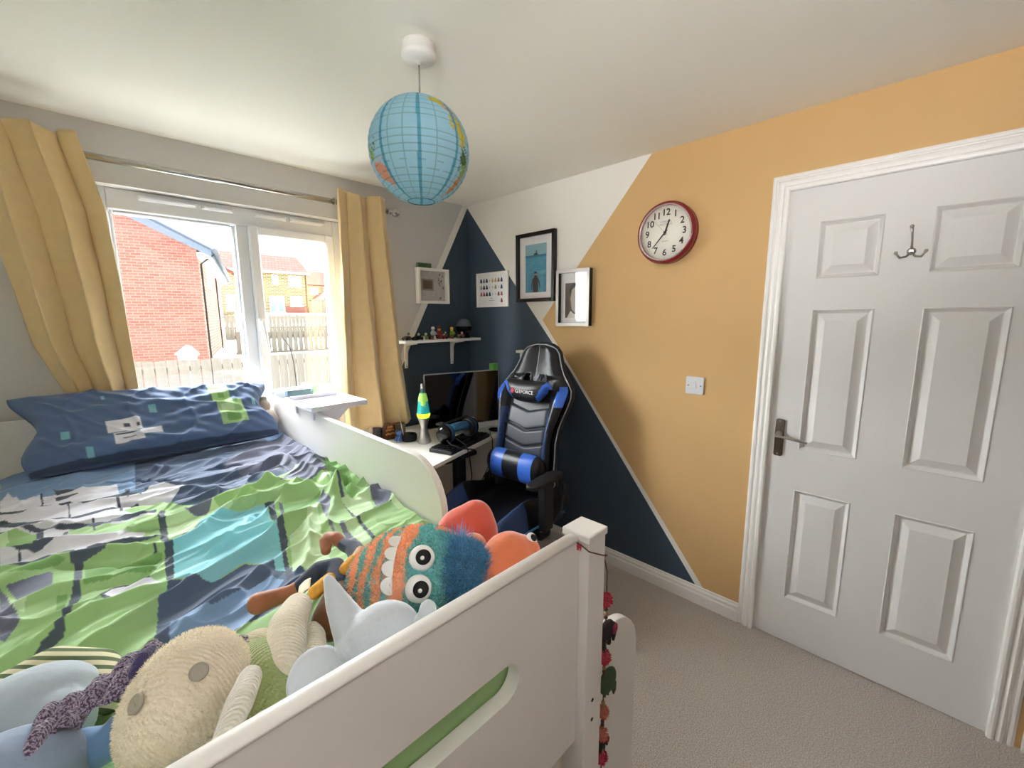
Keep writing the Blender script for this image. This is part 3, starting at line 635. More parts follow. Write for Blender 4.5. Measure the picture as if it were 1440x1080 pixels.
FOLDS = [
 ([(-2.351,-0.46),(-2.259,-0.419),(-2.08,-0.449),(-1.89,-0.441),(-1.686,-0.409)],0.059,0.012),
 ([(-2.033,-0.497),(-1.88,-0.535),(-1.725,-0.587),(-1.533,-0.568)],0.0512,0.022),
 ([(-2.059,-0.737),(-1.918,-0.797),(-1.77,-0.789),(-1.584,-0.732)],0.0439,0.028),
 ([(-1.958,-0.954),(-1.81,-0.967),(-1.675,-0.866),(-1.497,-0.719)],0.0523,0.022),
 ([(-2.33,-0.725),(-2.247,-0.747),(-2.158,-0.77),(-2.028,-0.792),(-1.888,-0.854)],0.0414,0.018),
 ([(-2.317,-0.878),(-2.243,-0.844),(-2.187,-0.913),(-2.04,-0.94)],0.0308,0.015),
 ([(-2.307,-1.008),(-2.211,-1.06),(-2.095,-1.08),(-1.99,-1.074),(-1.881,-1.033),(-1.717,-1.013)],0.0412,0.035),
 ([(-2.299,-1.103),(-2.244,-1.136),(-2.174,-1.144),(-2.123,-1.117),(-2.015,-1.161)],0.0299,0.015),
 ([(-2.29,-1.228),(-2.209,-1.171),(-2.126,-1.18),(-2.026,-1.255),(-1.926,-1.181),(-1.824,-1.113),(-1.707,-1.122),(-1.605,-1.146)],0.0497,0.038),
 ([(-2.254,-1.333),(-2.196,-1.324),(-2.097,-1.344),(-2.036,-1.348),(-1.979,-1.321),(-1.889,-1.317),(-1.765,-1.305)],0.0343,0.024),
 ([(-2.219,-1.511),(-2.156,-1.447),(-2.081,-1.431),(-2.012,-1.456)],0.0312,0.03),
 ([(-2.159,-1.606),(-2.089,-1.53),(-2.017,-1.486),(-1.933,-1.454),(-1.83,-1.403),(-1.701,-1.34)],0.0327,0.036),
 ([(-2.052,-1.658),(-1.964,-1.599),(-1.91,-1.535),(-1.821,-1.483),(-1.734,-1.476)],0.0292,0.022),
 ([(-2.085,-1.648),(-2.007,-1.613),(-1.938,-1.593)],0.0212,0.018),
 ([(-1.466,-0.305),(-1.497,-0.719),(-1.526,-1.041),(-1.586,-1.247)],0.0701,0.045),
 ([(-1.439,-0.558),(-1.449,-0.957),(-1.459,-1.207),(-1.467,-1.408)],0.0587,0.03),
 ([(-1.734,-1.012),(-1.655,-1.094),(-1.607,-1.209),(-1.586,-1.247)],0.0413,0.03),
 ([(-1.59,-0.751),(-1.566,-0.979),(-1.574,-1.219)],0.0452,0.03),
 ([(-1.805,-1.403),(-1.683,-1.293),(-1.586,-1.247)],0.0408,0.022),
 ([(-1.591,-1.257),(-1.538,-1.214),(-1.489,-1.265),(-1.468,-1.368)],0.0378,0.025),
 ([(-1.607,-1.264),(-1.678,-1.423),(-1.703,-1.533)],0.0283,0.02),
 ([(-1.819,-1.571),(-1.747,-1.463),(-1.668,-1.308)],0.0254,0.02),
 ([(-1.931,-1.164),(-1.863,-1.204),(-1.779,-1.227)],0.025,0.012),
 ([(-1.943,-1.358),(-1.884,-1.296),(-1.835,-1.233)],0.0234,0.018),
 ([(-2.279,-1.364),(-2.222,-1.421),(-2.145,-1.414)],0.0303,0.02),
 ([(-1.667,-1.684),(-1.592,-1.621),(-1.473,-1.573)],0.0399,0.015),
 ([(-1.594,-0.134),(-1.397,0.099),(-1.37,-0.268)],0.1284,0.03)]
VALLEYS = [
 ([(-2.065,-0.83),(-1.933,-0.905),(-1.791,-0.883),(-1.634,-0.766)],0.0295,0.022),
 ([(-1.638,-1.111),(-1.567,-1.168),(-1.549,-1.237),(-1.561,-1.273)],0.0293,0.05),
 ([(-2.208,-1.204),(-2.128,-1.254),(-2.045,-1.306)],0.0195,0.012),
 ([(-2.25,-0.987),(-2.135,-1.065),(-2.024,-1.098)],0.0197,0.012),
 ([(-1.568,-1.183),(-1.501,-1.086),(-1.482,-1.146)],0.0358,0.05),
 ([(-2.132,-1.361),(-2.063,-1.367),(-2.023,-1.341)],0.0166,0.01),
 ([(-2.05,-0.598),(-1.9,-0.675),(-1.721,-0.676)],0.0297,0.018)]
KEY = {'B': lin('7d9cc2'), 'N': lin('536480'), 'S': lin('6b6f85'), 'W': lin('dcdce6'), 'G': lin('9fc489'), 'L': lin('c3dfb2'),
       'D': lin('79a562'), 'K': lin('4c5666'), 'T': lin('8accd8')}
def inside(poly, X, Y):
    r = np.zeros(X.shape, bool); n = len(poly)
    for i in range(n):
        x0, y0 = poly[i]; x1, y1 = poly[(i+1) % n]
        if y0 == y1: continue
        c = ((y0 > Y) != (y1 > Y)) & (X < (x1-x0)*(Y-y0)/(y1-y0)+x0); r ^= c
    return r
def pdist(line, X, Y):
    d = np.full(X.shape, 9.0)
    for (x0, y0), (x1, y1) in zip(line[:-1], line[1:]):
        dx, dy = x1-x0, y1-y0; L = dx*dx+dy*dy+1e-12
        t = np.clip(((X-x0)*dx+(Y-y0)*dy)/L, 0, 1); d = np.minimum(d, np.hypot(X-x0-t*dx, Y-y0-t*dy))
    return d
def smooth_noise(X, Y, seed, f):
    r = np.random.RandomState(seed); z = np.zeros(X.shape)
    for k in range(10):
        a = r.uniform(0, 2*PI); w = f*r.uniform(0.6, 1.5); z += np.sin(X*w*math.cos(a)+Y*w*math.sin(a)+r.uniform(0, 6.28))
    return z/10**0.5
nx_, ny_ = 400, 760
gx = np.linspace(-2.455, -1.462, nx_); gy = np.linspace(-2.083, -0.20, ny_)
X, Y = np.meshgrid(gx, gy)
Zb = 0.878 + 0.022*np.clip(np.minimum((X+2.455), (-1.462-X))/0.12, 0, 1)
warpX = X + 0.010*smooth_noise(X, Y, 3, 26); warpY = Y + 0.010*smooth_noise(X, Y, 4, 22)
for line, w, h in FOLDS:
    d = pdist(line, warpX, warpY); Zb = Zb + h*0.72*np.exp(-(d/(w*0.42))**1.6)
for line, w, h in VALLEYS:
    d = pdist(line, warpX, warpY); Zb = Zb - h*0.8*np.exp(-(d/(w*0.45))**2)
# fine creases running with the long folds (lower left to upper right)
ang = math.radians(20)
u = X*math.cos(ang)+Y*math.sin(ang); v = -X*math.sin(ang)+Y*math.cos(ang)
Zb += 0.0028*np.abs(smooth_noise(u*0.35, v*1.25 + 0.02*smooth_noise(X, Y, 9, 14), 11, 60))*np.clip(1.2+smooth_noise(X, Y, 12, 7), 0, 1.6)
Zb += 0.0014*smooth_noise(u*0.5, v*1.2, 14, 120)
Zb += 0.005*smooth_noise(X, Y, 15, 12)
a2 = math.radians(26); u2 = X*math.cos(a2)+Y*math.sin(a2); v2 = -X*math.sin(a2)+Y*math.cos(a2)
rid = np.clip(1-np.abs(smooth_noise(u2*0.30+3, v2 + 0.03*smooth_noise(X, Y, 21, 9), 22, 26)), 0, 1)**3
Zb += 0.014*rid*np.clip(0.7+0.8*smooth_noise(X, Y, 23, 6), 0.1, 1.5)
rid = np.clip(1-np.abs(smooth_noise(u2*0.45+1, v2 + 0.02*smooth_noise(X, Y, 24, 16), 25, 55)), 0, 1)**4
Zb += 0.006*rid*np.clip(0.6+0.9*smooth_noise(X, Y, 26, 8), 0.0, 1.5)
# tuck down towards the footboard
tck = np.clip((-1.93-Y)/0.14, 0, 1); Zb = Zb - 0.03*tck**2
# hang at the outer rim
Zb = np.maximum(Zb, 0.852)
me = bpy.data.meshes.new('duvet')
V = np.stack([X, Y, Zb], -1).reshape(-1, 3)
idx = np.arange(nx_*ny_).reshape(ny_, nx_)
F = np.stack([idx[:-1, :-1], idx[:-1, 1:], idx[1:, 1:], idx[1:, :-1]], -1).reshape(-1, 4)
# rim folded down so the duvet has thickness
rim = np.concatenate([idx[0, :], idx[1:, -1], idx[-1, -2::-1], idx[-2:0, 0]])
n0 = len(V); Vr = V[rim].copy(); Vr[:, 2] = np.where(Vr[:, 1] < -2.06, 0.78, 0.8432)
V = np.concatenate([V, Vr]); nr = len(rim); ri = np.arange(nr)
Fr = np.stack([rim, n0+ri, n0+np.roll(ri, -1), np.roll(rim, -1)], -1)
F = np.concatenate([F, Fr])
me.vertices.add(len(V)); me.vertices.foreach_set('co', V.ravel()); me.loops.add(F.size); me.polygons.add(len(F))
me.loops.foreach_set('vertex_index', F.ravel()); me.polygons.foreach_set('loop_start', np.arange(len(F))*4)
me.polygons.foreach_set('use_smooth', np.ones(len(F), bool)); me.update(calc_edges=True); me.validate()
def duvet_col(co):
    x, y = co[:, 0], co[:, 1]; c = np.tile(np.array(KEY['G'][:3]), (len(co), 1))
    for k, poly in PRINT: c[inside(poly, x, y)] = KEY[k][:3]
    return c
colour_attr(me, duvet_col)
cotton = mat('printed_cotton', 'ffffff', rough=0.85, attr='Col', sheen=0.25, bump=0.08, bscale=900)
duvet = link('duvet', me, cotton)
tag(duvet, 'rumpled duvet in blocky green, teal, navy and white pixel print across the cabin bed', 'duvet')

# ------------------------------------------------------------ pillow leaning on the headboard
PT = {}
pil_patch = [('C', .28, .29, .16, .24), ('C', .44, .47, .40, .50), ('C', .12, .15, .62, .70), ('C', .19, .215, .86, .95), ('C', .915, .94, .40, .50),
 ('C', .055, .17, .005, .04), ('W', .275, .40, .54, .72), ('W', .40, .47, .72, .80), ('W', .29, .40, .74, .86), ('K', .335, .36, .62, .67), ('K', .38, .395, .62, .67), ('K', .30, .39, .75, .765), ('K', .32, .37, .80, .82),
 ('G', .71, .80, .13, .44), ('G', .725, .85, .44, .80), ('L', .73, .79, .20, .26), ('D', .745, .775, .28, .36), ('L', .74, .80, .50, .60), ('D', .755, .82, .66, .76), ('K', .71, .714, .13, .44), ('K', .80, .804, .13, .44)]
def pillow_pt(u_, v_, side):
    x = -2.315 + 0.83*u_; top = Vector((x, -0.115, 1.172 - 0.035*u_)); bot = Vector((x + 0.02*(1-u_), -0.395+0.02*u_, 0.925))
    p = top.lerp(bot, v_)
    pin = (1 - abs(2*u_-1)**6) * (1 - abs(2*v_-1)**5); n = Vector((0, -0.66, 0.75))
    th = 0.062*max(pin, 0)**0.55
    edge = 0.018*math.sin(v_*9+1)*(1 if u_ > 0.5 else -1)*abs(2*u_-1)**8; p.x += edge - 0.03*abs(2*u_-1)**6*(1-abs(2*v_-1))*(1 if u_ > .5 else -1)
    w = 0.0
    if side > 0:
        for (a, b, c_, wd, hh) in ((0.10, 0.25, 0.75, 0.030, 0.014), (0.25, 0.62, 0.92, 0.03, 0.016), (0.55, 0.85, 0.55, 0.035, 0.013), (0.35, 0.95, 0.35, 0.03, 0.012), (0.6, 1.0, 0.75, 0.02, 0.012), (0.0, 0.5, 0.35, 0.03, 0.010)):
            cl_ = a + (b-a)*u_ if False else None
            line_v = c_ + (a-b)*0.6*(u_-0.5) + 0.05*math.sin(u_*7+c_*9)
            env = math.exp(-((u_-(a+b)/2)/0.28)**2)
            w += hh*env*math.exp(-((v_-line_v)/0.05)**2)
        w += 0.004*math.sin(u_*30+v_*17)+0.002*math.sin(u_*61-v_*40) + 0.010*max(0, 1-abs(math.sin(u_*9-v_*6+1.3*math.sin(u_*5))*2.2))**2 + 0.008*max(0, 1-abs(math.sin(u_*14+v_*4+2+math.sin(v_*6))*2.6))**2
        w *= min(1, pin*2)
    p += n*(side*th + w)
    return p
m = MB(); NU, NV = 170, 90
vd = []
for side in (1, -1):
    m.grid(lambda a, b, s_=side: pillow_pt(a, b, s_), NU, NV)
vs = list(m.bm.verts); uvl = {}
me = bpy.data.meshes.new('pillow')
uvs = [((i % NU)/(NU-1), ((i//NU) % NV)/(NV-1), 1 if i < NU*NV else -1) for i in range(len(vs))]
m.bm.to_mesh(me); m.bm.free()
def pil_col(co):
    c = np.tile(np.array(lin('566c90')[:3]), (len(co), 1))
    ky = dict(KEY); ky['C'] = lin('7fb7c4')
    for i, (a, b, s_) in enumerate(uvs):
        if s_ > 0:
            for k, u0, u1, v0, v1 in pil_patch:
                if u0 <= a <= u1 and v0 <= b <= v1: c[i] = ky[k][:3]
            if b > 0.955 and s_ > 0: c[i] = lin('39465c')[:3]
    return c
colour_attr(me, pil_col)
pillow = link('pillow', me, mat('printed_pillow_cotton', 'ffffff', rough=0.85, attr='Col', sheen=0.25, bump=0.08, bscale=900))
mod(pillow, 'WELD', merge_threshold=0.0015)
tag(pillow, 'long navy pillow with small cyan squares and green block patch against the headboard', 'pillow')
pb = MB(); pb.grid(lambda a, b: pillow_pt(0.06+0.9*a, b, 1)+Vector((0.02, -0.0, -0.0)), 4, 4); pb.bm.free()

# ------------------------------------------------------------ clip-on tray and sill things
lilac = mat('white_tray_plastic', 'e6e4ee', rough=0.3)
tr = thing('bedside_tray', 'white clip-on bedside tray hooked over the guard panel', 'tray', (-1.36, -0.62, 1.09))
m = MB(); m.box((-1.475, -0.775, 1.088), (-1.245, -0.46, 1.093), 0.001); m.build('tray_base', lilac, tr)
m = MB()
m.box((-1.480, -0.780, 1.088), (-1.475, -0.455, 1.110), 0.0015); m.box((-1.245, -0.780, 1.088), (-1.240, -0.455, 1.110), 0.0015)
m.box((-1.475, -0.780, 1.088), (-1.245, -0.775, 1.110), 0.0015); m.box((-1.475, -0.460, 1.088), (-1.245, -0.455, 1.110), 0.0015); m.build('rim', lilac, tr)
for y in (-0.725, -0.525):
    m = MB(); m.box((-1.462, y-0.012, 1.045), (-1.4535, y+0.012, 1.088), 0.001); m.box((-1.428, y-0.012, 1.02), (-1.422, y+0.012, 1.088), 0.001); m.build('clip', lilac, tr)
for y in (-0.70, -0.52):
    m = MB(); m.prism([(-1.428, 1.0875), (-1.27, 1.0875), (-1.40, 0.97), (-1.428, 0.96)], 'y', y, y+0.008); m.build('gusset', lilac, tr)
bx = MB(); bx.box((-1.33, -0.01, WZ0+0.0), (-1.20, 0.025, WZ0+0.085), 0.003)
blu = bx.build('paper_box', mat('blue_card', '6d8fa6', rough=0.5)); tag(blu, 'small blue card box on the window sill behind the tray', 'box')
m = MB(); m.box((-1.195, -0.012, WZ0+0.0), (-1.155, 0.02, WZ0+0.10), 0.003); tag(m.build('paper_box', mat('aqua_card', 'a8d4d0', rough=0.5)), 'narrow aqua card box beside the blue box on the sill', 'box')
# teddy peeping between pillow and guard panel
plush_beige = mat('beige_plush', 'c9b6a4', rough=1, sheen=0.6, bump=0.8, bscale=300)
td = MB(); td.ball((-1.497, -0.17, 1.03), (0.035, 0.04, 0.04)); td.ball((-1.495, -0.27, 0.985), (0.033, 0.05, 0.045)); td.ball((-1.50, -0.20, 1.075), (0.016, 0.022, 0.014)); td.ball((-1.49, -0.22, 0.93), (0.03, 0.05, 0.05))
o = td.build('soft_toy', plush_beige); mod(o, 'REMESH', mode='VOXEL', voxel_size=0.006, use_smooth_shade=True); mod(o, 'SMOOTH', factor=0.8, iterations=6)
tag(o, 'beige teddy tucked between the pillow and the guard panel', 'soft toy')
# ------------------------------------------------------------ soft toys along the footboard
def plush(m, name, material, parent=None, voxel=0.005, it=8, world=True):
    o = m.build(name, material, parent, world); mod(o, 'REMESH', mode='VOXEL', voxel_size=voxel, use_smooth_shade=True); mod(o, 'SMOOTH', factor=0.7, iterations=it); return o
def capsule(m, a, b, ra, rb, n=8):
    a, b = Vector(a), Vector(b)
    for i in range(n+1):
        t = i/n; p = a.lerp(b, t); r = ra+(rb-ra)*t; m.ball(p, r, n=12)
    return m
def chain(m, pts, rads, n=6):
    for i in range(len(pts)-1): capsule(m, pts[i], pts[i+1], rads[i], rads[i+1], n)
    return m
def knit_mat(name, col, sc=75, rot=0.0, dist=2.0, col2=None):
    mt = mat(name, col, rough=1, sheen=0.5); n, l = mt.node_tree.nodes, mt.node_tree.links; b = n['Principled BSDF']
    t = n.new('ShaderNodeTexCoord'); q = n.new('ShaderNodeMapping'); q.inputs['Rotation'].default_value = (0.3, 0.5, rot); l.new(t.outputs['Object'], q.inputs[0])
    w = n.new('ShaderNodeTexWave'); w.bands_direction = 'Y'; w.inputs['Scale'].default_value = sc; w.inputs['Distortion'].default_value = dist; w.inputs['Detail'].default_value = 1.0; w.inputs['Detail Scale'].default_value = 3.0; l.new(q.outputs[0], w.inputs[0])
    w2 = n.new('ShaderNodeTexWave'); w2.bands_direction = 'X'; w2.inputs['Scale'].default_value = sc*1.15; w2.inputs['Distortion'].default_value = dist; l.new(q.outputs[0], w2.inputs[0])
    mu = n.new('ShaderNodeMath'); mu.operation = 'MULTIPLY'; l.new(w.outputs['Fac'], mu.inputs[0]); l.new(w2.outputs['Fac'], mu.inputs[1])
    ad = n.new('ShaderNodeMath'); ad.operation = 'ADD'; l.new(mu.outputs[0], ad.inputs[0]); l.new(w.outputs['Fac'], ad.inputs[1])
    bp = n.new('ShaderNodeBump'); bp.inputs['Strength'].default_value = 0.6; bp.inputs['Distance'].default_value = 0.003; l.new(ad.outputs[0], bp.inputs['Height']); l.new(bp.outputs[0], b.inputs['Normal'])
    if col2:
        mxn = n.new('ShaderNodeMix'); mxn.data_type = 'RGBA'; mxn.inputs[6].default_value = lin(col); mxn.inputs[7].default_value = lin(col2)
        nz = n.new('ShaderNodeTexNoise'); nz.inputs['Scale'].default_value = 420; l.new(t.outputs['Object'], nz.inputs[0])
        rr = n.new('ShaderNodeValToRGB'); rr.color_ramp.elements[0].position = 0.45; rr.color_ramp.elements[1].position = 0.55; l.new(nz.outputs[0], rr.inputs[0])
        l.new(rr.outputs[0], mxn.inputs[0]); l.new(mxn.outputs[2], b.inputs['Base Color'])
    return mt
cream_knit = knit_mat('cream_knit', 'f2e8d2', 62, 0.6)
green_knit = knit_mat('green_knit', 'a3b174', 70, -0.4)
purple_knit = knit_mat('purple_marl_knit', '52405c', 80, 0.3, col2='a79bb0')
velvet_grey = mat('pale_grey_velvet', 'c6ccd4', rough=0.9, sheen=0.8, bump=0.15, bscale=60)
jersey_blue = mat('blue_grey_jersey', '8494ab', rough=0.95, sheen=0.4, bump=0.2, bscale=80, var=0.06, vscale=20)
jersey_pale = mat('pale_blue_grey_jersey', 'a9b5bf', rough=0.95, sheen=0.4, bump=0.2, bscale=80, var=0.06, vscale=20)
black_felt = mat('black_felt', '121212', rough=0.7); white_felt = mat('white_felt', 'efeeec', rough=0.9)

# blue grey soft toy, bottom left corner
w = thing('soft_toy', 'blue-grey floppy soft toy with pale rounded ear in the bottom left corner', 'soft toy', (-2.22, -1.83, 0.9))
m = MB(); m.ball((-2.232, -1.885, 0.955), (0.075, 0.062, 0.062)); m.ball((-2.27, -1.87, 0.94), (0.08, 0.06, 0.06)); plush(m, 'body', jersey_blue, w)
m = MB(); m.ball((-2.225, -1.755, 0.950), (0.082, 0.062, 0.056), rot=(0, 0, 15)); m.ball((-2.27, -1.75, 0.94), (0.06, 0.055, 0.055)); m.ball((-2.20, -1.79, 0.945), (0.05, 0.05, 0.045)); plush(m, 'ear', jersey_pale, w)
m = MB(); chain(m, [(-2.17, -1.87, 0.945), (-2.145, -1.89, 0.955), (-2.125, -1.88, 0.985)], [0.028, 0.02, 0.006]); plush(m, 'fin', mat('blue_jersey', '6487ad', rough=0.9, sheen=0.4), w, voxel=0.004)
# striped crochet toy mostly hidden behind
stripe = mat('striped_crochet', 'c9c4a4', rough=1)
_n, _l = stripe.node_tree.nodes, stripe.node_tree.links
_t = _n.new('ShaderNodeTexCoord'); _w = _n.new('ShaderNodeTexWave'); _w.inputs['Scale'].default_value = 28; _w.bands_direction = 'DIAGONAL'; _l.new(_t.outputs['Object'], _w.inputs[0])
_r = _n.new('ShaderNodeValToRGB'); _r.color_ramp.interpolation = 'CONSTANT'; _r.color_ramp.elements[0].color = lin('5c6b4c'); _r.color_ramp.elements[1].position = 0.45; _r.color_ramp.elements[1].color = lin('d5cfae'); _l.new(_w.outputs['Fac'], _r.inputs[0]); _l.new(_r.outputs[0], _n['Principled BSDF'].inputs['Base Color'])
m = MB(); chain(m, [(-2.255, -1.66, 0.935), (-2.20, -1.645, 0.94), (-2.15, -1.70, 0.94), (-2.14, -1.765, 0.935)], [0.03, 0.03, 0.028, 0.027])
o = plush(m, 'soft_toy', stripe); tag(o, 'striped green and cream crochet toy peeping from behind the pale blue ear', 'soft toy')

# cream knitted toy in a green jumper
kn = thing('soft_toy', 'large cream knitted toy in a green jumper with grey button eyes', 'soft toy', (-2.04, -1.93, 0.9))
m = MB(); m.ball((-2.066, -1.920, 0.982), (0.082, 0.060, 0.082), rot=(0, 0, 38), n=32); plush(m, 'head', cream_knit, kn)
m = MB(); m.ball((-1.985, -1.905, 0.945), (0.052, 0.068, 0.050), rot=(0, 0, -10)); m.ball((-1.99, -1.95, 0.93), (0.05, 0.05, 0.045)); plush(m, 'jumper', green_knit, kn)
m = MB(); chain(m, [(-1.905, -1.835, 0.985), (-1.932, -1.872, 0.985), (-1.955, -1.925, 0.965)], [0.024, 0.030, 0.030]); plush(m, 'arm', cream_knit, kn)
m = MB(); chain(m, [(-1.895, -1.87, 0.95), (-1.915, -1.925, 0.945)], [0.02, 0.022]); plush(m, 'arm', cream_knit, kn)
m = MB(); chain(m, [(-2.008, -1.975, 1.012), (-2.028, -2.005, 1.008), (-2.055, -2.04, 0.998)], [0.015, 0.017, 0.012]); plush(m, 'ear', knit_mat('white_knit', 'ebe4d6', 80, 0.2), kn, voxel=0.004)
m = MB(); chain(m, [(-2.005, -2.01, 0.955), (-2.03, -2.04, 0.955)], [0.026, 0.028]); plush(m, 'leg', cream_knit, kn)
m = MB(); chain(m, [(-2.17, -2.0, 0.93), (-2.14, -2.04, 0.93)], [0.022, 0.03]); plush(m, 'leg', cream_knit, kn)
button = mat('grey_button', 'a39b8c', rough=0.35)
for c_, t_ in (((-2.0575, -1.9640, 1.0450), (-0.05, -0.60, 0.8)), ((-2.1150, -1.9590, 1.0390), (-0.80, -0.20, 0.60))):
    mt_ = Matrix.Translation(c_) @ Vector(t_).normalized().to_track_quat('Z', 'Y').to_matrix().to_4x4()
    m = MB(); m.lathe([(0.0095, -0.002), (0.0105, 0.0), (0.0100, 0.0025), (0.0085, 0.0030), (0.0078, 0.0018)], n=20, mtx=mt_)
    m.box((-0.003, -0.0008, 0.0018), (0.003, 0.0008, 0.0030), mtx=mt_); m.build('button_eye', button, kn)
m = MB(); chain(m, [(-2.114, -1.905, 1.040), (-2.104, -1.888, 1.046), (-2.092, -1.874, 1.044)], [0.007, 0.009, 0.006]); plush(m, 'collar', mat('violet_wool', '3f3562', rough=1, sheen=0.4, bump=0.5, bscale=300), kn, voxel=0.003)
# purple marl knitted scarf lying over the toys
m = MB()
P_ = [(-2.088, -1.845, 1.022), (-2.115, -1.845, 1.014), (-2.14, -1.85, 1.006), (-2.165, -1.855, 1.004), (-2.185, -1.868, 1.006), (-2.20, -1.882, 1.012)]
def scarf(a, b):
    f = a*(len(P_)-1); i = min(int(f), len(P_)-2); p = Vector(P_[i]).lerp(Vector(P_[i+1]), f-i)
    wd = 0.040 + 0.008*math.sin(a*9)
    return p + Vector((0.25, 1.0, 0)).normalized()*(b-0.5)*wd*1.4 + Vector((0, 0, 0.006*math.sin(b*12+a*20) + 0.004*math.sin(a*30)-0.012*(2*b-1)**2))
m.grid(scarf, 60, 16); o = m.build('knitted_scarf', purple_knit); mod(o, 'SOLIDIFY', thickness=0.005); tag(o, 'purple and grey marl knitted scarf trailing left from the cream toy', 'scarf')
m = MB(); m.grid(lambda a, b: Vector((-2.03+0.055*a, -1.815-0.02*a+0.045*(b-0.5), 0.955+0.012*math.sin(a*PI)+0.004*math.sin(b*14))), 20, 14)
o = m.build('knitted_scarf', purple_knit); mod(o, 'SOLIDIFY', thickness=0.006); tag(o, 'small purple marl knitted end behind the green jumper', 'scarf')
m = MB(); m.ball((-1.965, -1.815, 0.935), (0.035, 0.03, 0.025)); o = plush(m, 'soft_toy', knit_mat('ivory_knit', 'd8cdb0', 80, 1.0)); tag(o, 'small ivory knitted paw behind the green jumper', 'soft toy')

# pale grey velvet toy
g = thing('soft_toy', 'pale grey velvet soft toy with pointed trunk and round ears at the footboard', 'soft toy', (-1.85, -2.0, 0.9))
m = MB(); m.ball((-1.838, -2.005, 0.985), (0.058, 0.048, 0.055), rot=(0, 0, -15)); m.ball((-1.86, -1.995, 0.965), (0.05, 0.05, 0.05))
chain(m, [(-1.868, -1.965, 0.99), (-1.872, -1.925, 1.02), (-1.873, -1.893, 1.048)], [0.030, 0.020, 0.010])
plush(m, 'head', velvet_grey, g)
m = MB(); m.ball((-1.945, -2.02, 0.995), (0.040, 0.014, 0.040), rot=(-25, 0, 15)); plush(m, 'ear', velvet_grey, g, voxel=0.004, it=4)
m = MB(); m.ball((-1.785, -2.045, 1.024), (0.016, 0.008, 0.017), rot=(-30, 25, -10)); m.ball((-1.795, -2.04, 1.005), (0.014, 0.012, 0.018)); plush(m, 'ear', velvet_grey, g, voxel=0.0035, it=4)
m = MB(); m.ball((-1.905, -1.95, 0.955), (0.018, 0.024, 0.022)); plush(m, 'paw', mat('blue_grey_velvet', 'a8b4bd', rough=0.9, sheen=0.8), g, voxel=0.004)

# rag doll
dl = thing('rag_doll', 'rag doll with brown boots, navy trousers and mustard sleeves lying on the duvet', 'doll', (-1.84, -1.78, 0.9))
boot = mat('brown_boot_fabric', 'a4684a', rough=0.7, sheen=0.3); navyc = mat('navy_trouser', '3b4358', rough=0.9, sheen=0.3, bump=0.3, bscale=500); must = mat('mustard_cloth', 'd9a040', rough=0.9, var=0.15, vscale=150); vest = mat('brown_suede', '6b4426', rough=1, sheen=0.6)
m = MB(); chain(m, [(-1.935, -1.712, 0.945), (-1.905, -1.706, 0.938), (-1.880, -1.715, 0.943), (-1.862, -1.722, 0.950)], [0.020, 0.017, 0.013, 0.014]); plush(m, 'boot', boot, dl, voxel=0.0035, it=4)
m = MB(); chain(m, [(-1.862, -1.722, 0.950), (-1.825, -1.716, 0.965), (-1.800, -1.742, 0.972), (-1.815, -1.79, 0.96)], [0.016, 0.017, 0.018, 0.022]); plush(m, 'trouser_leg', navyc, dl, voxel=0.0035, it=4)
m = MB(); chain(m, [(-1.758, -1.598, 0.965), (-1.752, -1.630, 0.972)], [0.013, 0.015]); chain(m, [(-1.768, -1.60, 0.96), (-1.775, -1.625, 0.95)], [0.012, 0.012]); chain(m, [(-1.752, -1.630, 0.972), (-1.748, -1.655, 0.965)], [0.015, 0.013]); plush(m, 'boot', boot, dl, voxel=0.0035, it=4)
m = MB(); chain(m, [(-1.748, -1.655, 0.965), (-1.742, -1.69, 0.968), (-1.75, -1.735, 0.965), (-1.79, -1.785, 0.95)], [0.014, 0.017, 0.018, 0.022]); plush(m, 'trouser_leg', navyc, dl, voxel=0.0035, it=4)
m = MB(); chain(m, [(-1.82, -1.80, 0.95), (-1.86, -1.86, 0.95)], [0.028, 0.035]); plush(m, 'vest', vest, dl, voxel=0.004, it=4)
m = MB(); chain(m, [(-1.868, -1.815, 0.985), (-1.835, -1.795, 0.985)], [0.013, 0.012]); chain(m, [(-1.80, -1.785, 0.985), (-1.775, -1.765, 0.985)], [0.012, 0.011]); plush(m, 'sleeve', must, dl, voxel=0.003, it=3)
m = MB(); chain(m, [(-1.772, -1.763, 0.985), (-1.745, -1.735, 0.98)], [0.009, 0.011]); plush(m, 'hand', mat('doll_hand_cloth', 'c9a98a', rough=0.9), dl, voxel=0.003, it=3)
m = MB(); m.grid(lambda a, b: Vector((-1.875+0.026*a-0.018*b, -1.752-0.045*b+0.012*a, 0.968+0.004*math.sin(a*3)+0.006*b)), 8, 8); m2 = m.build('care_tag', mat('cream_label', 'e2d8bc', rough=0.8), dl); mod(m2, 'SOLIDIFY', thickness=0.0008)

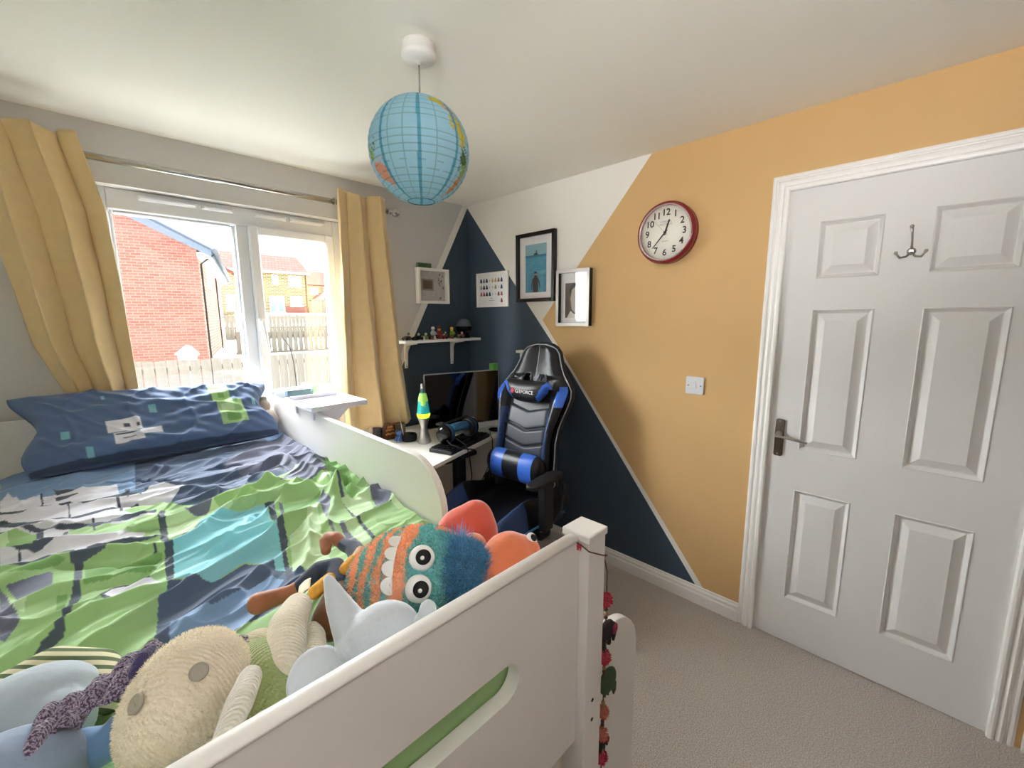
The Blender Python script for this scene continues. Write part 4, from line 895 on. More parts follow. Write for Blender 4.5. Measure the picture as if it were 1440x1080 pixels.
# monster
def tufts(name, parent, C_, R_, yaw, n, L, col_fn, zmin=-0.4, wd=0.0016, up=0.0, curl=0.5, seed=1, where=None):
    rng = np.random.RandomState(seed); V = []; F = []; C = []
    Rm = Euler((0, 0, math.radians(yaw))).to_matrix(); k = 0
    while k < n:
        d = rng.normal(size=3); d /= np.linalg.norm(d)
        if d[2] < zmin: continue
        if where is not None and not where(d): continue
        p = Vector((d[0]*R_[0], d[1]*R_[1], d[2]*R_[2])); nn_ = Vector((d[0]/R_[0], d[1]/R_[1], d[2]/R_[2])).normalized()
        jit = Vector(rng.normal(size=3))*curl; dirn = (nn_ + jit + Vector((0, 0, up))).normalized()
        t1 = nn_.cross(Vector(rng.normal(size=3))).normalized(); ll_ = L*rng.uniform(0.6, 1.2)
        a = p - nn_*0.002; tip = p + dirn*ll_; midp = p + (nn_*0.6+dirn*0.5)*ll_*0.5
        pts = [a+t1*wd, a-t1*wd, midp-t1*wd*0.8, midp+t1*wd*0.8, tip]
        b0 = len(V); V += [tuple(Rm @ q + Vector(C_)) for q in pts]; F += [(b0, b0+1, b0+2, b0+3), (b0+3, b0+2, b0+4)]
        c = col_fn(d, rng); C += [c]*5; k += 1
    me = bpy.data.meshes.new(name); me.from_pydata(V, [], F); at = me.color_attributes.new('Col', 'FLOAT_COLOR', 'POINT')
    at.data.foreach_set('color', np.array([(*c, 1) for c in C]).ravel())
    o = link(name, me, mat('fleece_fibre', 'ffffff', rough=1, attr='Col', sheen=0.3), parent); o['kind'] = 'stuff'; return o
OR, TE = np.array(lin('ffc096')[:3]), np.array(lin('84cccb')[:3])
mo = thing('soft_toy', 'fluffy orange and teal striped monster toy with big white eyes and blue hair', 'soft toy', (-1.72, -1.87, 0.9))
MC, MR, MYAW = (-1.700, -1.862, 0.968), (0.121, 0.097, 0.082), -16
def mon_col(d, rng):
    t = d[0] - 0.55*d[1] + 0.03*math.sin(d[1]*9) + rng.normal()*0.015
    if t > 0.66: c = OR if d[1] > -0.1 else TE
    elif t > 0.13: c = TE if not (d[1] > 0.0 and t > 0.42) else OR
    elif t > -0.14: c = OR
    else: c = TE if math.sin(t*24+0.6+d[1]*1.5) > 0.35 else OR
    return tuple(c*rng.uniform(0.85, 1.15))
m = MB(); m.ball(MC, MR, rot=(0, 0, MYAW), n=48)
me_ = MB; o = m.build('body', mat('fleece_base', 'ffffff', rough=1, attr='Col'), mo)
_R = np.array(Euler((0, 0, math.radians(-MYAW))).to_matrix()); _rg = np.random.RandomState(5)
colour_attr(o.data, lambda co: np.array([mon_col(((_R @ (p-np.array(MC)))/np.array(MR)), _rg) for p in co]))
mouth_gap = lambda d: not (-0.19 < d[0]-0.55*d[1] < -0.12 and -0.95 < d[1] < 0.2)
tufts('fleece', mo, MC, MR, MYAW, 16000, 0.0065, mon_col, curl=0.7, where=mouth_gap, seed=2)
BL = np.array(lin('5594bd')[:3])
HC, HR = (-1.637, -1.940, 0.972), (0.050, 0.056, 0.052)
m = MB(); m.ball(HC, HR, n=24); m.build('hair_cap', mat('blue_fur_base', '4a8ab2', rough=1), mo)
tufts('hair', mo, HC, HR, 0, 8000, 0.024, lambda d, r: tuple(BL*r.uniform(0.6, 1.3)), wd=0.0007, curl=0.75, seed=3)
tufts('hair_wisps', mo, (-1.628, -1.915, 1.025), (0.02, 0.02, 0.012), 0, 160, 0.034, lambda d, r: tuple(BL*r.uniform(0.9, 1.7)), wd=0.0005, curl=0.6, up=0.8, seed=4)
for (ex, ey, ez), tilt in (((-1.716, -1.925, 1.031), 0), ((-1.741, -1.950, 0.994), 0)):
    nrm = Vector((-0.30, -0.55, 0.62)).normalized() if ez > 1.01 else Vector((-0.30, -0.70, 0.50)).normalized()
    mt_ = Matrix.Translation((ex, ey, ez)) @ nrm.to_track_quat('Z', 'Y').to_matrix().to_4x4()
    m = MB(); m.lathe([(0.0, -0.012), (0.020, -0.010), (0.0235, 0.0), (0.021, 0.008), (0.014, 0.0125), (0.006, 0.0142), (0.0005, 0.0145)], n=32, mtx=mt_)
    ey_ = m.build('eye', mat('white_plush', 'f4f2f0', rough=0.8, sheen=0.3), mo)
    m = MB(); m.lathe([(0.0135, 0.0118), (0.0138, 0.0135), (0.011, 0.0152), (0.006, 0.0160), (0.0005, 0.0162)], c=(0.002, -0.002, 0), n=28, mtx=mt_); m.build('pupil', black_felt, ey_)
    m = MB(); m.lathe([(0.0036, 0.0155), (0.0036, 0.0172), (0.0005, 0.0176)], c=(0.0, -0.004, 0), n=16, mtx=mt_); m.build('highlight', white_felt, ey_)
# felt teeth along the mouth
tp = [Vector(p) for p in ((-1.727, -1.868, 1.054), (-1.747, -1.886, 1.047), (-1.762, -1.900, 1.033), (-1.774, -1.912, 1.012), (-1.781, -1.922, 0.985))]
for a_, b_ in zip(tp[:-1], tp[1:]):
    nrm = Vector((-0.3, -0.45, 0.75)).normalized(); along = (b_-a_); L_ = along.length; ax_ = along.normalized(); out = ax_.cross(nrm).normalized()
    if out.x > 0: out = -out
    c_ = (a_+b_)/2 + nrm*0.004; ring = []
    for k in range(13):
        t = PI*k/12; ring.append(c_ + ax_*(L_*0.5*math.cos(t)) + out*(0.016*math.sin(t)) + nrm*0.003*math.sin(t))
    m = MB(); base = [c_+ax_*L_*0.5-out*0.004, c_-ax_*L_*0.5-out*0.004]
    pts_ = ring + [base[1], base[0]]
    m.loft([[p for p in pts_], [p+nrm*0.002 for p in pts_]], smooth=False); m.build('tooth', white_felt, mo)
CR = np.array(lin('efe4cc')[:3])
tufts('wool_fuzz', kn, (-2.066, -1.920, 0.982), (0.0815, 0.0595, 0.0815), 38, 9000, 0.0035, lambda d, r: tuple(CR*r.uniform(0.85, 1.1)), wd=0.0005, curl=0.9, seed=8)
# coral and orange plush
def soft(m, name, col, lab, vox=0.006):
    o = plush(m, name, mat(col[0], col[1], rough=0.85, sheen=0.7, bump=0.12, bscale=40), voxel=vox, it=14); return tag(o, lab, 'soft toy')
m = MB(); m.ball((-1.525, -1.82, 0.965), (0.075, 0.06, 0.07), rot=(0, 0, -30)); m.ball((-1.555, -1.80, 0.94), (0.065, 0.05, 0.05)); m.ball((-1.505, -1.825, 0.985), (0.05, 0.045, 0.06))
soft(m, 'soft_toy', ('coral_plush', 'e0614e'), 'plain coral red rounded plush cushion at the open end of the bed')
or_ = thing('soft_toy', 'orange round plush toy with white eye beside the bed post', 'soft toy', (-1.55, -1.97, 0.9))
m = MB(); m.ball((-1.545, -1.975, 0.975), (0.060, 0.052, 0.058)); m.ball((-1.60, -1.99, 0.955), (0.045, 0.045, 0.05)); m.ball((-1.50, -1.985, 0.98), (0.030, 0.035, 0.035))
plush(m, 'body', mat('orange_plush', 'e27a52', rough=0.85, sheen=0.7, bump=0.15, bscale=40), or_, voxel=0.006, it=12)
mt_ = Matrix.Translation((-1.494, -1.997, 1.010)) @ Vector((0.1, -0.75, 0.6)).to_track_quat('Z', 'Y').to_matrix().to_4x4()
m = MB(); m.lathe([(0.013, -0.004), (0.013, 0.001), (0.008, 0.003), (0.001, 0.0035)], n=20, mtx=mt_); e1 = m.build('eye', white_felt, or_)
m = MB(); m.lathe([(0.008, 0.0025), (0.007, 0.0045), (0.001, 0.005)], c=(0.002, 0, 0), n=16, mtx=mt_); m.build('pupil', black_felt, e1)
m = MB(); m.ball((-1.582, -1.90, 0.975), (0.045, 0.030, 0.045))
soft(m, 'soft_toy', ('peach_plush', 'eaa07c'), 'pale peach plush peeping between monster hair and coral cushion')
# ------------------------------------------------------------ curtains and pole
mustard = mat('mustard_curtain', 'ddc190', rough=0.9, sheen=0.35, bump=0.12, bscale=700, var=0.03, vscale=25)
def curtain(label, xl, xr, ztop, zbot, waves, phase, amp=0.045, seedk=1, tuck=0.0):
    m = MB(); NU, NV = 150, 60
    def f(a, b):
        z = ztop(a) + (zbot(a)-ztop(a))*b
        x0, x1 = xl(b), xr(b)
        s = 2*PI*waves*a + phase
        A = amp*(0.62+0.75*b)*(1+0.15*math.sin(3*a*PI+seedk))
        return Vector((x0+(x1-x0)*a + 0.012*math.sin(2*s)*(1 - .3*b), -0.158 + tuck*b*b + A*(1-tuck*5*b*b)*math.sin(s+0.35*math.sin(s)) + 0.006*math.sin(b*5+a*9+seedk) + 0.003*math.sin(b*23+a*31), z))
    m.grid(f, NU, NV); c = m.build('curtain', mustard); mod(c, 'SOLIDIFY', thickness=0.003); return tag(c, label, 'curtain')
def lerp_list(L, t):
    f = t*(len(L)-1); i = min(int(f), len(L)-2); return L[i]+(L[i+1]-L[i])*(f-i)
cl_ = curtain('left mustard yellow eyelet curtain gathered down behind the pillow', lambda b: lerp_list([-2.33, -2.29, -2.26, -2.23, -2.145], b), lambda b: lerp_list([-2.045, -1.992, -1.975, -1.965, -1.955], b), lambda a: 2.165+0.006*math.sin(a*14), lambda a: 1.10-0.03*a, 2.15, 2.6, 0.044, 1, 0.10)
cr_ = curtain('right mustard yellow eyelet curtain hanging free between window and desk', lambda b: lerp_list([-1.055, -1.065, -1.08, -1.09, -1.095], b), lambda b: lerp_list([-0.765, -0.745, -0.715, -0.685, -0.64], b), lambda a: 2.155+0.01*math.sin(a*9), lambda a: 0.80-0.015*math.sin(a*11), 2.4, 4.0, 0.040, 2)
pole = thing('curtain_pole', 'brushed steel curtain pole with ball finials above the window', 'curtain pole', (-1.47, -0.1, 2.105))
m = MB(); m.tube([(-2.36, -0.105, 2.105), (-0.705, -0.105, 2.105)], 0.0135, 18); m.build('rod', mat('polished_nickel', 'b5b2ae', rough=0.16, metal=1.0), pole)
for x, s_ in ((-0.70, 1), (-2.36, -1)):
    m = MB(); m.lathe([(0.015, -0.012), (0.016, 0), (0.013, 0.010), (0.010, 0.018), (0.016, 0.022), (0.022, 0.034), (0.0235, 0.046), (0.020, 0.058), (0.011, 0.066), (0.001, 0.068)] if s_ > 0 else [(0.001, -0.068), (0.011, -0.066), (0.0235, -0.046), (0.010, -0.018), (0.015, 0.012)], c=(x, -0.105, 2.105), axis='x', n=20); m.build('finial', chrome, pole)
for x in (-0.735, -2.335):
    m = MB(); m.lathe([(0.022, 0), (0.022, -0.006), (0.008, -0.010), (0.008, -0.088)], c=(x, 0, 2.105), axis='y', n=14); m.build('bracket', steel, pole)
for x in (-1.036,):
    m = MB(); ring = [(x, -0.105+0.020*math.cos(2*PI*k/20), 2.105+0.020*math.sin(2*PI*k/20)) for k in range(21)]; m.tube(ring, 0.003, 6); m.build('eyelet', steel, cr_)

# ------------------------------------------------------------ pendant lamp with paper globe
pn = thing('pendant_lamp', 'world map paper globe lampshade hanging from a white ceiling rose', 'lamp', (-1.315, -1.375, H))
m = MB(); m.lathe([(0.046, 0.0), (0.048, -0.006), (0.048, -0.026), (0.051, -0.028), (0.051, -0.038), (0.046, -0.044), (0.020, -0.050), (0.006, -0.052), (0.006, -0.058)], c=(-1.305, -1.365, H), n=36); m.build('ceiling_rose', gloss_white, pn)
m = MB(); m.tube([(-1.305, -1.365, H-0.055), (-1.307, -1.367, 2.18), (-1.312, -1.373, 2.10), (-1.315, -1.375, 2.0)], 0.0028, 8); m.build('cord', mat('grey_cord', 'a8a49c', rough=0.5), pn)
m = MB(); m.lathe([(0.018, 2.03), (0.02, 2.0), (0.02, 1.96), (0.012, 1.955)], c=(-1.315, -1.375, 0), n=16); m.build('lamp_holder', gloss_white, pn)
m = MB(); m.lathe([(0.011, 1.955), (0.015, 1.94), (0.028, 1.91), (0.028, 1.895), (0.015, 1.875), (0.001, 1.872)], c=(-1.315, -1.375, 0), n=16); m.build('bulb', mat('bulb_glass', 'f4f2ea', rough=0.3), pn)
GC, GR = Vector((-1.318, -1.372, 1.968)), 0.150
m = MB(); NLA, NLO = 150, 288
def globe(a, b):
    lat = math.radians(82 - 156*b); lon = 2*PI*a
    r = GR*(1 + 0.0035*math.cos(lat*46) + 0.002*math.sin(lon*16+lat*5)*math.cos(lat) + (0.01*math.sin(lon*13) if lat < -1.0 else 0)*(-lat-1.0))
    return GC + Vector((r*math.cos(lat)*math.cos(lon), r*math.cos(lat)*math.sin(lon), r*math.sin(lat)*1.0))
m.grid(globe, NLO, NLA, cu=True)
paper = mat('printed_paper', 'ffffff', rough=0.7, attr='Col')
_n, _l = paper.node_tree.nodes, paper.node_tree.links
_tr = _n.new('ShaderNodeBsdfTranslucent'); _mx = _n.new('ShaderNodeMixShader'); _mx.inputs[0].default_value = 0.35
_at = [x for x in _n if x.type == 'ATTRIBUTE'][0]; _l.new(_at.outputs['Color'], _tr.inputs['Color'])
_o = [x for x in _n if x.type == 'OUTPUT_MATERIAL'][0]; _l.new(_n['Principled BSDF'].outputs[0], _mx.inputs[1]); _l.new(_tr.outputs[0], _mx.inputs[2]); _l.new(_mx.outputs[0], _o.inputs[0])
sh_ = m.build('globe_shade', paper, pn)
LAND = [('yellow', [(-105, 50), (-88, 56), (-79, 44), (-83, 36), (-97, 39), (-111, 44)]), ('orange', [(-91, 46), (-79, 44), (-71, 28), (-65, 14), (-73, 20), (-81, 30)]),
        ('yellow', [(-83, 32), (-71, 26), (-61, 6), (-65, -4), (-73, -2), (-81, 10), (-87, 18)]), ('darkgreen', [(-75, -2), (-69, -6), (-70, -18), (-65, -26), (-57, -24), (-53, -12), (-63, -6)]),
        ('orange', [(-61, -32), (-53, -30), (-49, -50), (-57, -62), (-63, -56)]), ('green', [(-65, -22), (-53, -16), (-47, -30), (-59, -34)]),
        ('peach', [(-190, -21), (-176, -23), (-170, -33), (-174, -45), (-188, -43), (-200, -29)]), ('green', [(-200, -3), (-190, -7), (-186, -17), (-196, -19)]), ('peach', [(-179, -39), (-166, -43), (-170, -53), (-182, -51)]),
        ('yellow', [(20, 60), (100, 70), (140, 50), (120, 20), (80, 10), (40, 30)]), ('green', [(10, 30), (40, 28), (45, 0), (30, -30), (15, -20), (5, 5)]),
        ('darkgreen', [(-184, -1), (-180, -5), (-182, -9), (-187, -6)])]
LC = {'yellow': lin('e2cf5c'), 'orange': lin('e39a6a'), 'darkgreen': lin('5a7a52'), 'green': lin('a2b86a'), 'peach': lin('f0a48c')}
def globe_col(co):
    d = (co-np.array(GC))/GR; lat = np.degrees(np.arcsin(np.clip(d[:, 2], -1, 1))); lon = np.degrees(np.arctan2(d[:, 1], d[:, 0]))
    c = np.tile(np.array(lin('aedcf0')[:3]), (len(co), 1))
    wob = 2.0*np.sin(lat*0.6+lon*0.3)+1.6*np.sin(lat*1.7-lon)
    for k, poly in LAND:
        for off in (0, 360, -360): c[inside([(a+off, b) for a, b in poly], lon+wob, lat+wob)] = LC[k][:3]
    seam = np.abs(((lon+124+20) % 45)-20) < 2.0+0.8*np.abs(lat)/60
    c[seam & (lat < 74)] = np.array(lin('62abcc')[:3])
    g = (np.abs((lat % 7.5)-3.75) < 0.42) | (np.abs(((lon+6) % 18)-9) < 0.45)
    c[g] *= 0.66
    c[(lat < -62)] = c[lat < -62]*0.9 + 0.06
    return c
colour_attr(sh_.data, globe_col)
m = MB(); rr_ = GR*math.cos(math.radians(-74))
m.tube([(GC.x+rr_*math.cos(2*PI*k/30), GC.y+rr_*math.sin(2*PI*k/30), GC.z-GR*math.sin(math.radians(74))) for k in range(31)], 0.0016, 6); m.build('wire_ring', mat('blue_wire', '3f7f98', rough=0.4), pn)

# ------------------------------------------------------------ clock
ck = thing('wall_clock', 'round dark red wall clock with cream face and black numerals', 'clock', (0, -1.558, 1.872))
CY, CZ = -1.558, 1.872
RX = lambda pr: [(r, -d) for r, d in pr]
m = MB(); m.lathe(RX([(0.140, 0.0), (0.145, 0.006), (0.1455, 0.022), (0.141, 0.026), (0.146, 0.030), (0.1475, 0.042), (0.144, 0.054), (0.138, 0.0605), (0.132, 0.061), (0.1265, 0.058), (0.1262, 0.046), (0.02, 0.046)]), c=(0, CY, CZ), axis='x', n=72)
m.build('case', mat('dark_red_enamel', '7d1a26', rough=0.25, coat=0.5), ck)
m = MB(); m.lathe(RX([(0.1262, 0.052), (0.1262, 0.0595), (0.1285, 0.0625), (0.1315, 0.0628), (0.133, 0.0608)]), c=(0, CY, CZ), axis='x', n=72, caps=False); m.build('bezel', mat('pale_rim', 'cdb9b4', rough=0.25, metal=0.6), ck)
m = MB(); m.lathe(RX([(0.1261, 0.0462), (0.1261, 0.0475), (0.001, 0.0475)]), c=(0, CY, CZ), axis='x', n=60); fc = m.build('dial', mat('cream_dial', 'e9e6da', rough=0.6), ck)
def dial_mtx(y, z, rot=0, x=-0.048):   # text plane facing -x: text right -> -y, up -> z
    return Matrix.Translation((x, y, z)) @ Matrix(((0, 0, -1, 0), (-1, 0, 0, 0), (0, 1, 0, 0), (0, 0, 0, 1))) @ Matrix.Rotation(math.radians(rot), 4, 'Z')
ink = mat('clock_ink', '3a372f', rough=0.7); ink2 = mat('clock_ink_grey', '8d8a80', rough=0.7)
for h in range(1, 13):
    a = math.radians(h*30); text_obj('numeral', str(h), 0.043, dial_mtx(CY-0.096*math.sin(a)*0.98, CZ+0.096*math.cos(a)*0.98), ink, fc, ext=0.0002, bold=0.0009)
for i in range(60):
    a = math.radians(i*6); m = MB(); w = 0.0011 if i % 5 == 0 else 0.0005; L0 = 0.1175 if i % 5 == 0 else 0.1195
    mt_ = Matrix.Translation((-0.048, CY, CZ)) @ Matrix.Rotation(-a, 4, 'X').inverted()
    m.box((-0.0002, -w, L0), (0.0002, w, 0.1225), mtx=mt_)
    if i == 0: tick_me = None
    o_ = m.build('minute_mark', ink2, fc)
text_obj('dial_lettering', 'LONDON\nCLOCK CO', 0.0125, dial_mtx(CY, CZ+0.045), ink2, fc); text_obj('dial_lettering', 'QUARTZ', 0.008, dial_mtx(CY, CZ-0.040), ink2, fc)
def hand(name, ang, L, back, w0, w1, x, material):
    mt_ = Matrix.Translation((x, CY, CZ)) @ Matrix.Rotation(math.radians(ang), 4, 'X')
    m = MB(); m.prism([(-w0, -back), (w0, -back), (w1, L), (-w1, L)], 'x', -0.0005, 0.0005); m.bm.transform(mt_); return m.build(name, material, ck)
hand('hour_hand', 18.5, 0.062, 0.012, 0.0050, 0.0034, -0.0515, ink); hand('minute_hand', 222, 0.092, 0.016, 0.0036, 0.0018, -0.0535, ink); hand('second_hand', 316, 0.085, 0.02, 0.0006, 0.0004, -0.0555, ink2)
m = MB(); m.lathe(RX([(0.006, 0.0476), (0.006, 0.0572), (0.001, 0.0575)]), c=(0, CY, CZ), axis='x', n=16); m.build('hub', ink, ck)

# ------------------------------------------------------------ pictures
def frame_x(label, y0, y1, z0, z1, depth, w, mt, mount, name='picture_frame'):
    """frame on the right wall; y0 > y1 (y0 nearer the corner)"""
    f = thing(name, label, 'picture', (0, (y0+y1)/2, (z0+z1)/2))
    m = MB(); a, b = min(y0, y1), max(y0, y1)
    for p, q in (((-depth, a, z0), (-0.001, a+w, z1)), ((-depth, b-w, z0), (-0.001, b, z1)), ((-depth, a+w, z1-w), (-0.001, b-w, z1)), ((-depth, a+w, z0), (-0.001, b-w, z0+w))): m.box(p, q, 0.0015)
    m.build('frame', mt, f)
    m = MB(); m.box((-0.008, a+w, z0+w), (-0.003, b-w, z1-w)); return f, m.build('mount', mount, f)
black_fr = mat('black_frame', '1c1b1b', rough=0.25); white_fr = mat('white_frame', 'f2efe9', rough=0.4); card = mat('white_mount', 'ecebec', rough=0.8)
def flat_x(name, pts, x, mt, parent): # polygon (y,z) 0.4 mm thick
    m = MB(); m.prism(pts, 'x', x-0.0004, x); return m.build(name, mt, parent)
f1, c1 = frame_x('large black framed picture of a bather wading into blue sea towards a ship', -0.522, -0.848, 1.568, 1.998, 0.03, 0.022, black_fr, card)
P = lambda u, v: (-0.592-0.178*u, 1.628+0.30*v)    # u 0 left .. 1 right, v 0 bottom .. 1 top
flat_x('print', [P(0, 0), P(1, 0), P(1, 1), P(0, 1)], -0.0082, mat('sea_blue', '4f9cba', rough=0.5, var=0.22, vscale=60, stretch=(1, 0.5, 3)), c1)
pr = c1.children[0]
flat_x('sky', [P(0, .77), P(1, .77), P(1, 1), P(0, 1)], -0.0087, mat('print_sky', '8fb9c6', rough=0.5), pr)
flat_x('far_sea', [P(0, .73), P(1, .73), P(1, .775), P(0, .775)], -0.0088, mat('print_far_sea', '2f78a0', rough=0.5), pr)
flat_x('ship', [P(.40, .77), P(.62, .77), P(.60, .80), P(.56, .80), P(.56, .87), P(.52, .87), P(.52, .82), P(.44, .81)], -0.0092, mat('print_ship', '36424e', rough=0.5), pr)
skin_p, suit = mat('print_skin', 'b98e7c', rough=0.5), mat('print_suit', '3b3640', rough=0.5)
flat_x('bather', [P(.38, 0), P(.62, 0), P(.62, .18), P(.60, .30), P(.56, .335), P(.56, .36), P(.44, .36), P(.44, .335), P(.40, .30), P(.38, .18)], -0.0092, suit, pr)
flat_x('bather_head', [P(.43+.07*(1+math.cos(t/8*2*PI)), .385+.035*math.sin(t/8*2*PI)) for t in range(8)], -0.0094, skin_p, pr)
flat_x('bather_hair', [P(.43, .39), P(.57, .39), P(.56, .425), P(.50, .437), P(.44, .425)], -0.0097, mat('print_hair', '1f1c20', rough=0.5), pr)
flat_x('bather_arm', [P(.40, .30), P(.36, .29), P(.31, .17), P(.30, .06), P(.33, .06), P(.35, .17), P(.40, .25)], -0.0094, suit, pr)
flat_x('bather_arm', [P(.60, .30), P(.64, .29), P(.70, .20), P(.72, .10), P(.69, .09), P(.66, .18), P(.60, .25)], -0.0094, suit, pr)
f2, c2 = frame_x('small grey fronted black box frame with a dark portrait behind glass', -0.872, -1.112, 1.417, 1.746, 0.035, 0.018, black_fr, card)
m = MB(); a, b, z0, z1 = -1.113, -0.871, 1.416, 1.747
for p, q in (((-0.0365, a, z0), (-0.0352, a+0.019, z1)), ((-0.0365, b-0.019, z0), (-0.0352, b, z1)), ((-0.0365, a+0.019, z1-0.019), (-0.0352, b-0.019, z1)), ((-0.0365, a+0.019, z0), (-0.0352, b-0.019, z0+0.019))): m.box(p, q)
m.build('frame_face', mat('silver_grey_face', '9b948d', rough=0.3, metal=0.3), f2)
Q = lambda u, v: (-0.922-0.14*u, 1.465+0.205*v)
flat_x('print', [Q(0, 0), Q(1, 0), Q(1, 1), Q(0, 1)], -0.0084, mat('portrait_ground', '57524f', rough=0.6), c2); pr2 = c2.children[0]
flat_x('portrait_face', [Q(.35, .25), Q(.5, .15), Q(.7, .2), Q(.78, .45), Q(.75, .75), Q(.55, .9), Q(.35, .8), Q(.28, .55)], -0.0088, mat('portrait_face', 'b7aba0', rough=0.6), pr2)
flat_x('portrait_hair', [Q(.28, .6), Q(.35, .8), Q(.55, .9), Q(.78, .72), Q(.7, .97), Q(.4, 1), Q(.2, .8)], -0.0092, mat('portrait_hair', '2b2927', rough=0.6), pr2)
flat_x('portrait_collar', [Q(.1, 0), Q(.9, 0), Q(.75, .15), Q(.5, .1), Q(.3, .2)], -0.0092, mat('portrait_collar', 'd8d4cf', rough=0.6), pr2)
m = MB(); m.box((-0.026, a+0.018, z0+0.018), (-0.0245, b-0.018, z1-0.018)); g2 = m.build('glass', mat('picture_glass', 'ffffff', rough=0.0), f2)
pg = bpy.data.materials['picture_glass']; nn, ll = pg.node_tree.nodes, pg.node_tree.links
for nd in list(nn): nn.remove(nd)
go = nn.new('ShaderNodeOutputMaterial'); gt = nn.new('ShaderNodeBsdfTransparent'); gg = nn.new('ShaderNodeBsdfGlossy'); gx = nn.new('ShaderNodeMixShader'); fr = nn.new('ShaderNodeFresnel'); fr.inputs[0].default_value = 1.6
ge = nn.new('ShaderNodeNewGeometry'); iv = nn.new('ShaderNodeMath'); iv.operation = 'SUBTRACT'; iv.inputs[0].default_value = 1.0; ll.new(ge.outputs['Backfacing'], iv.inputs[1]); mu_ = nn.new('ShaderNodeMath'); mu_.operation = 'MULTIPLY'; ll.new(fr.outputs[0], mu_.inputs[0]); ll.new(iv.outputs[0], mu_.inputs[1])
gg.inputs['Roughness'].default_value = 0.02; ll.new(mu_.outputs[0], gx.inputs[0]); ll.new(gt.outputs[0], gx.inputs[1]); ll.new(gg.outputs[0], gx.inputs[2]); ll.new(gx.outputs[0], go.inputs[0])
m = MB(); m.box((-0.020, -0.826, 1.590), (-0.019, -0.544, 1.976)); m.build('glass', pg, f1)
# white frame with rows of little jumpers
f3, c3 = frame_x('thin white frame with rows of tiny coloured jumpers near the corner', -0.103, -0.433, 1.543, 1.785, 0.016, 0.012, white_fr, card)
cols = ['26304a', '6f7480', '26304a', None, 'd9a878', 'cf9a70', '8a6f78', '3f4a5e'], ['9aa3ad', '26304a', '2e3a58', None, None, '9a9a6c', None, '33587a'], ['b0605c', 'a03e48', '3a2c50', '3a3f60', None, None, '8c4a52', 'a8605c'], [None, None, None, None, None, None, None, 'a03e48']
for r, row in enumerate(cols):
    for c_, hx in enumerate(row):
        cy, cz = -0.152-0.0305*c_, 1.730-0.047*r
        if hx is None:
            if r < 3: flat_x('tiny_mark', [(cy+.003, cz+.006), (cy-.003, cz+.006), (cy-.004, cz-.008), (cy+.004, cz-.008)], -0.0084, mat('mark_grey', 'a5b0b8', rough=.8), c3)
            continue
        k = 0.0125
        flat_x('jumper', [(cy+k*s1, cz+k*s2) for s1, s2 in ((-.35, 1.1), (.35, 1.1), (.55, .5), (1.0, -.8), (.7, -1.0), (.6, -1.2), (-.6, -1.2), (-.7, -1.0), (-1.0, -.8), (-.55, .5))], -0.0084, mat('jumper_'+hx, hx, rough=0.8), c3)
for zz, ww in ((1.605, .03), (1.590, .055)):
    flat_x('caption_line', [(-0.262+ww/2, zz+.002), (-0.262-ww/2, zz+.002), (-0.262-ww/2, zz-.002), (-0.262+ww/2, zz-.002)], -0.0084, mat('mark_grey', 'a5b0b8'), c3)
# box frame on the window wall
f4 = thing('picture_frame', 'deep white box frame with small brown rectangle on the window wall', 'picture', (-0.339, 0, 1.686))
m = MB(); x0, x1, z0, z1, w = -0.468, -0.21, 1.567, 1.805, 0.018
for p, q in (((x0, -0.04, z0), (x0+w, -0.001, z1)), ((x1-w, -0.04, z0), (x1, -0.001, z1)), ((x0+w, -0.04, z1-w), (x1-w, -0.001, z1)), ((x0+w, -0.04, z0), (x1-w, -0.001, z0+w))): m.box(p, q, 0.0015)
m.build('frame', white_fr, f4)
m = MB(); m.box((x0+w, -0.010, z0+w), (x1-w, -0.003, z1-w)); bk = m.build('backing', mat('grey_paper', 'b9b6b4', rough=0.9, var=0.1, vscale=30), f4)
def flat_y(name, pts, y, mt, parent):
    m = MB(); m.prism(pts, 'y', y-0.0006, y); return m.build(name, mt, parent)
flat_y('card', [(-.425, 1.655), (-.325, 1.655), (-.325, 1.735), (-.425, 1.735)], -0.0105, mat('taupe_card', '9a8d84', rough=.8), bk)
flat_y('brown_plaque', [(-.413, 1.667), (-.337, 1.667), (-.337, 1.724), (-.413, 1.724)], -0.0115, mat('brown_plaque', '6c5a4c', rough=.7, var=.3, vscale=200), bk)
rr5 = random.Random(3)
for i in range(14):
    cx, cz = -0.285+0.05*rr5.random(), 1.60+0.17*rr5.random(); q = 0.004+0.006*rr5.random()
    flat_y('sketch_mark', [(cx-q, cz-q*.4), (cx+q*.5, cz-q), (cx+q, cz+q*.6), (cx-q*.3, cz+q)], -0.0105, mat('pencil_grey', '7d7b7a', rough=.8), bk)
m = MB(); m.box((-0.462, -0.035, 1.8052), (-0.355, -0.008, 1.835), 0.003); o_ = m.build('small_box', mat('mottled_green', '4f6a48', rough=.8, var=.5, vscale=150)); tag(o_, 'small mottled green box on top of the deep white box frame', 'box')

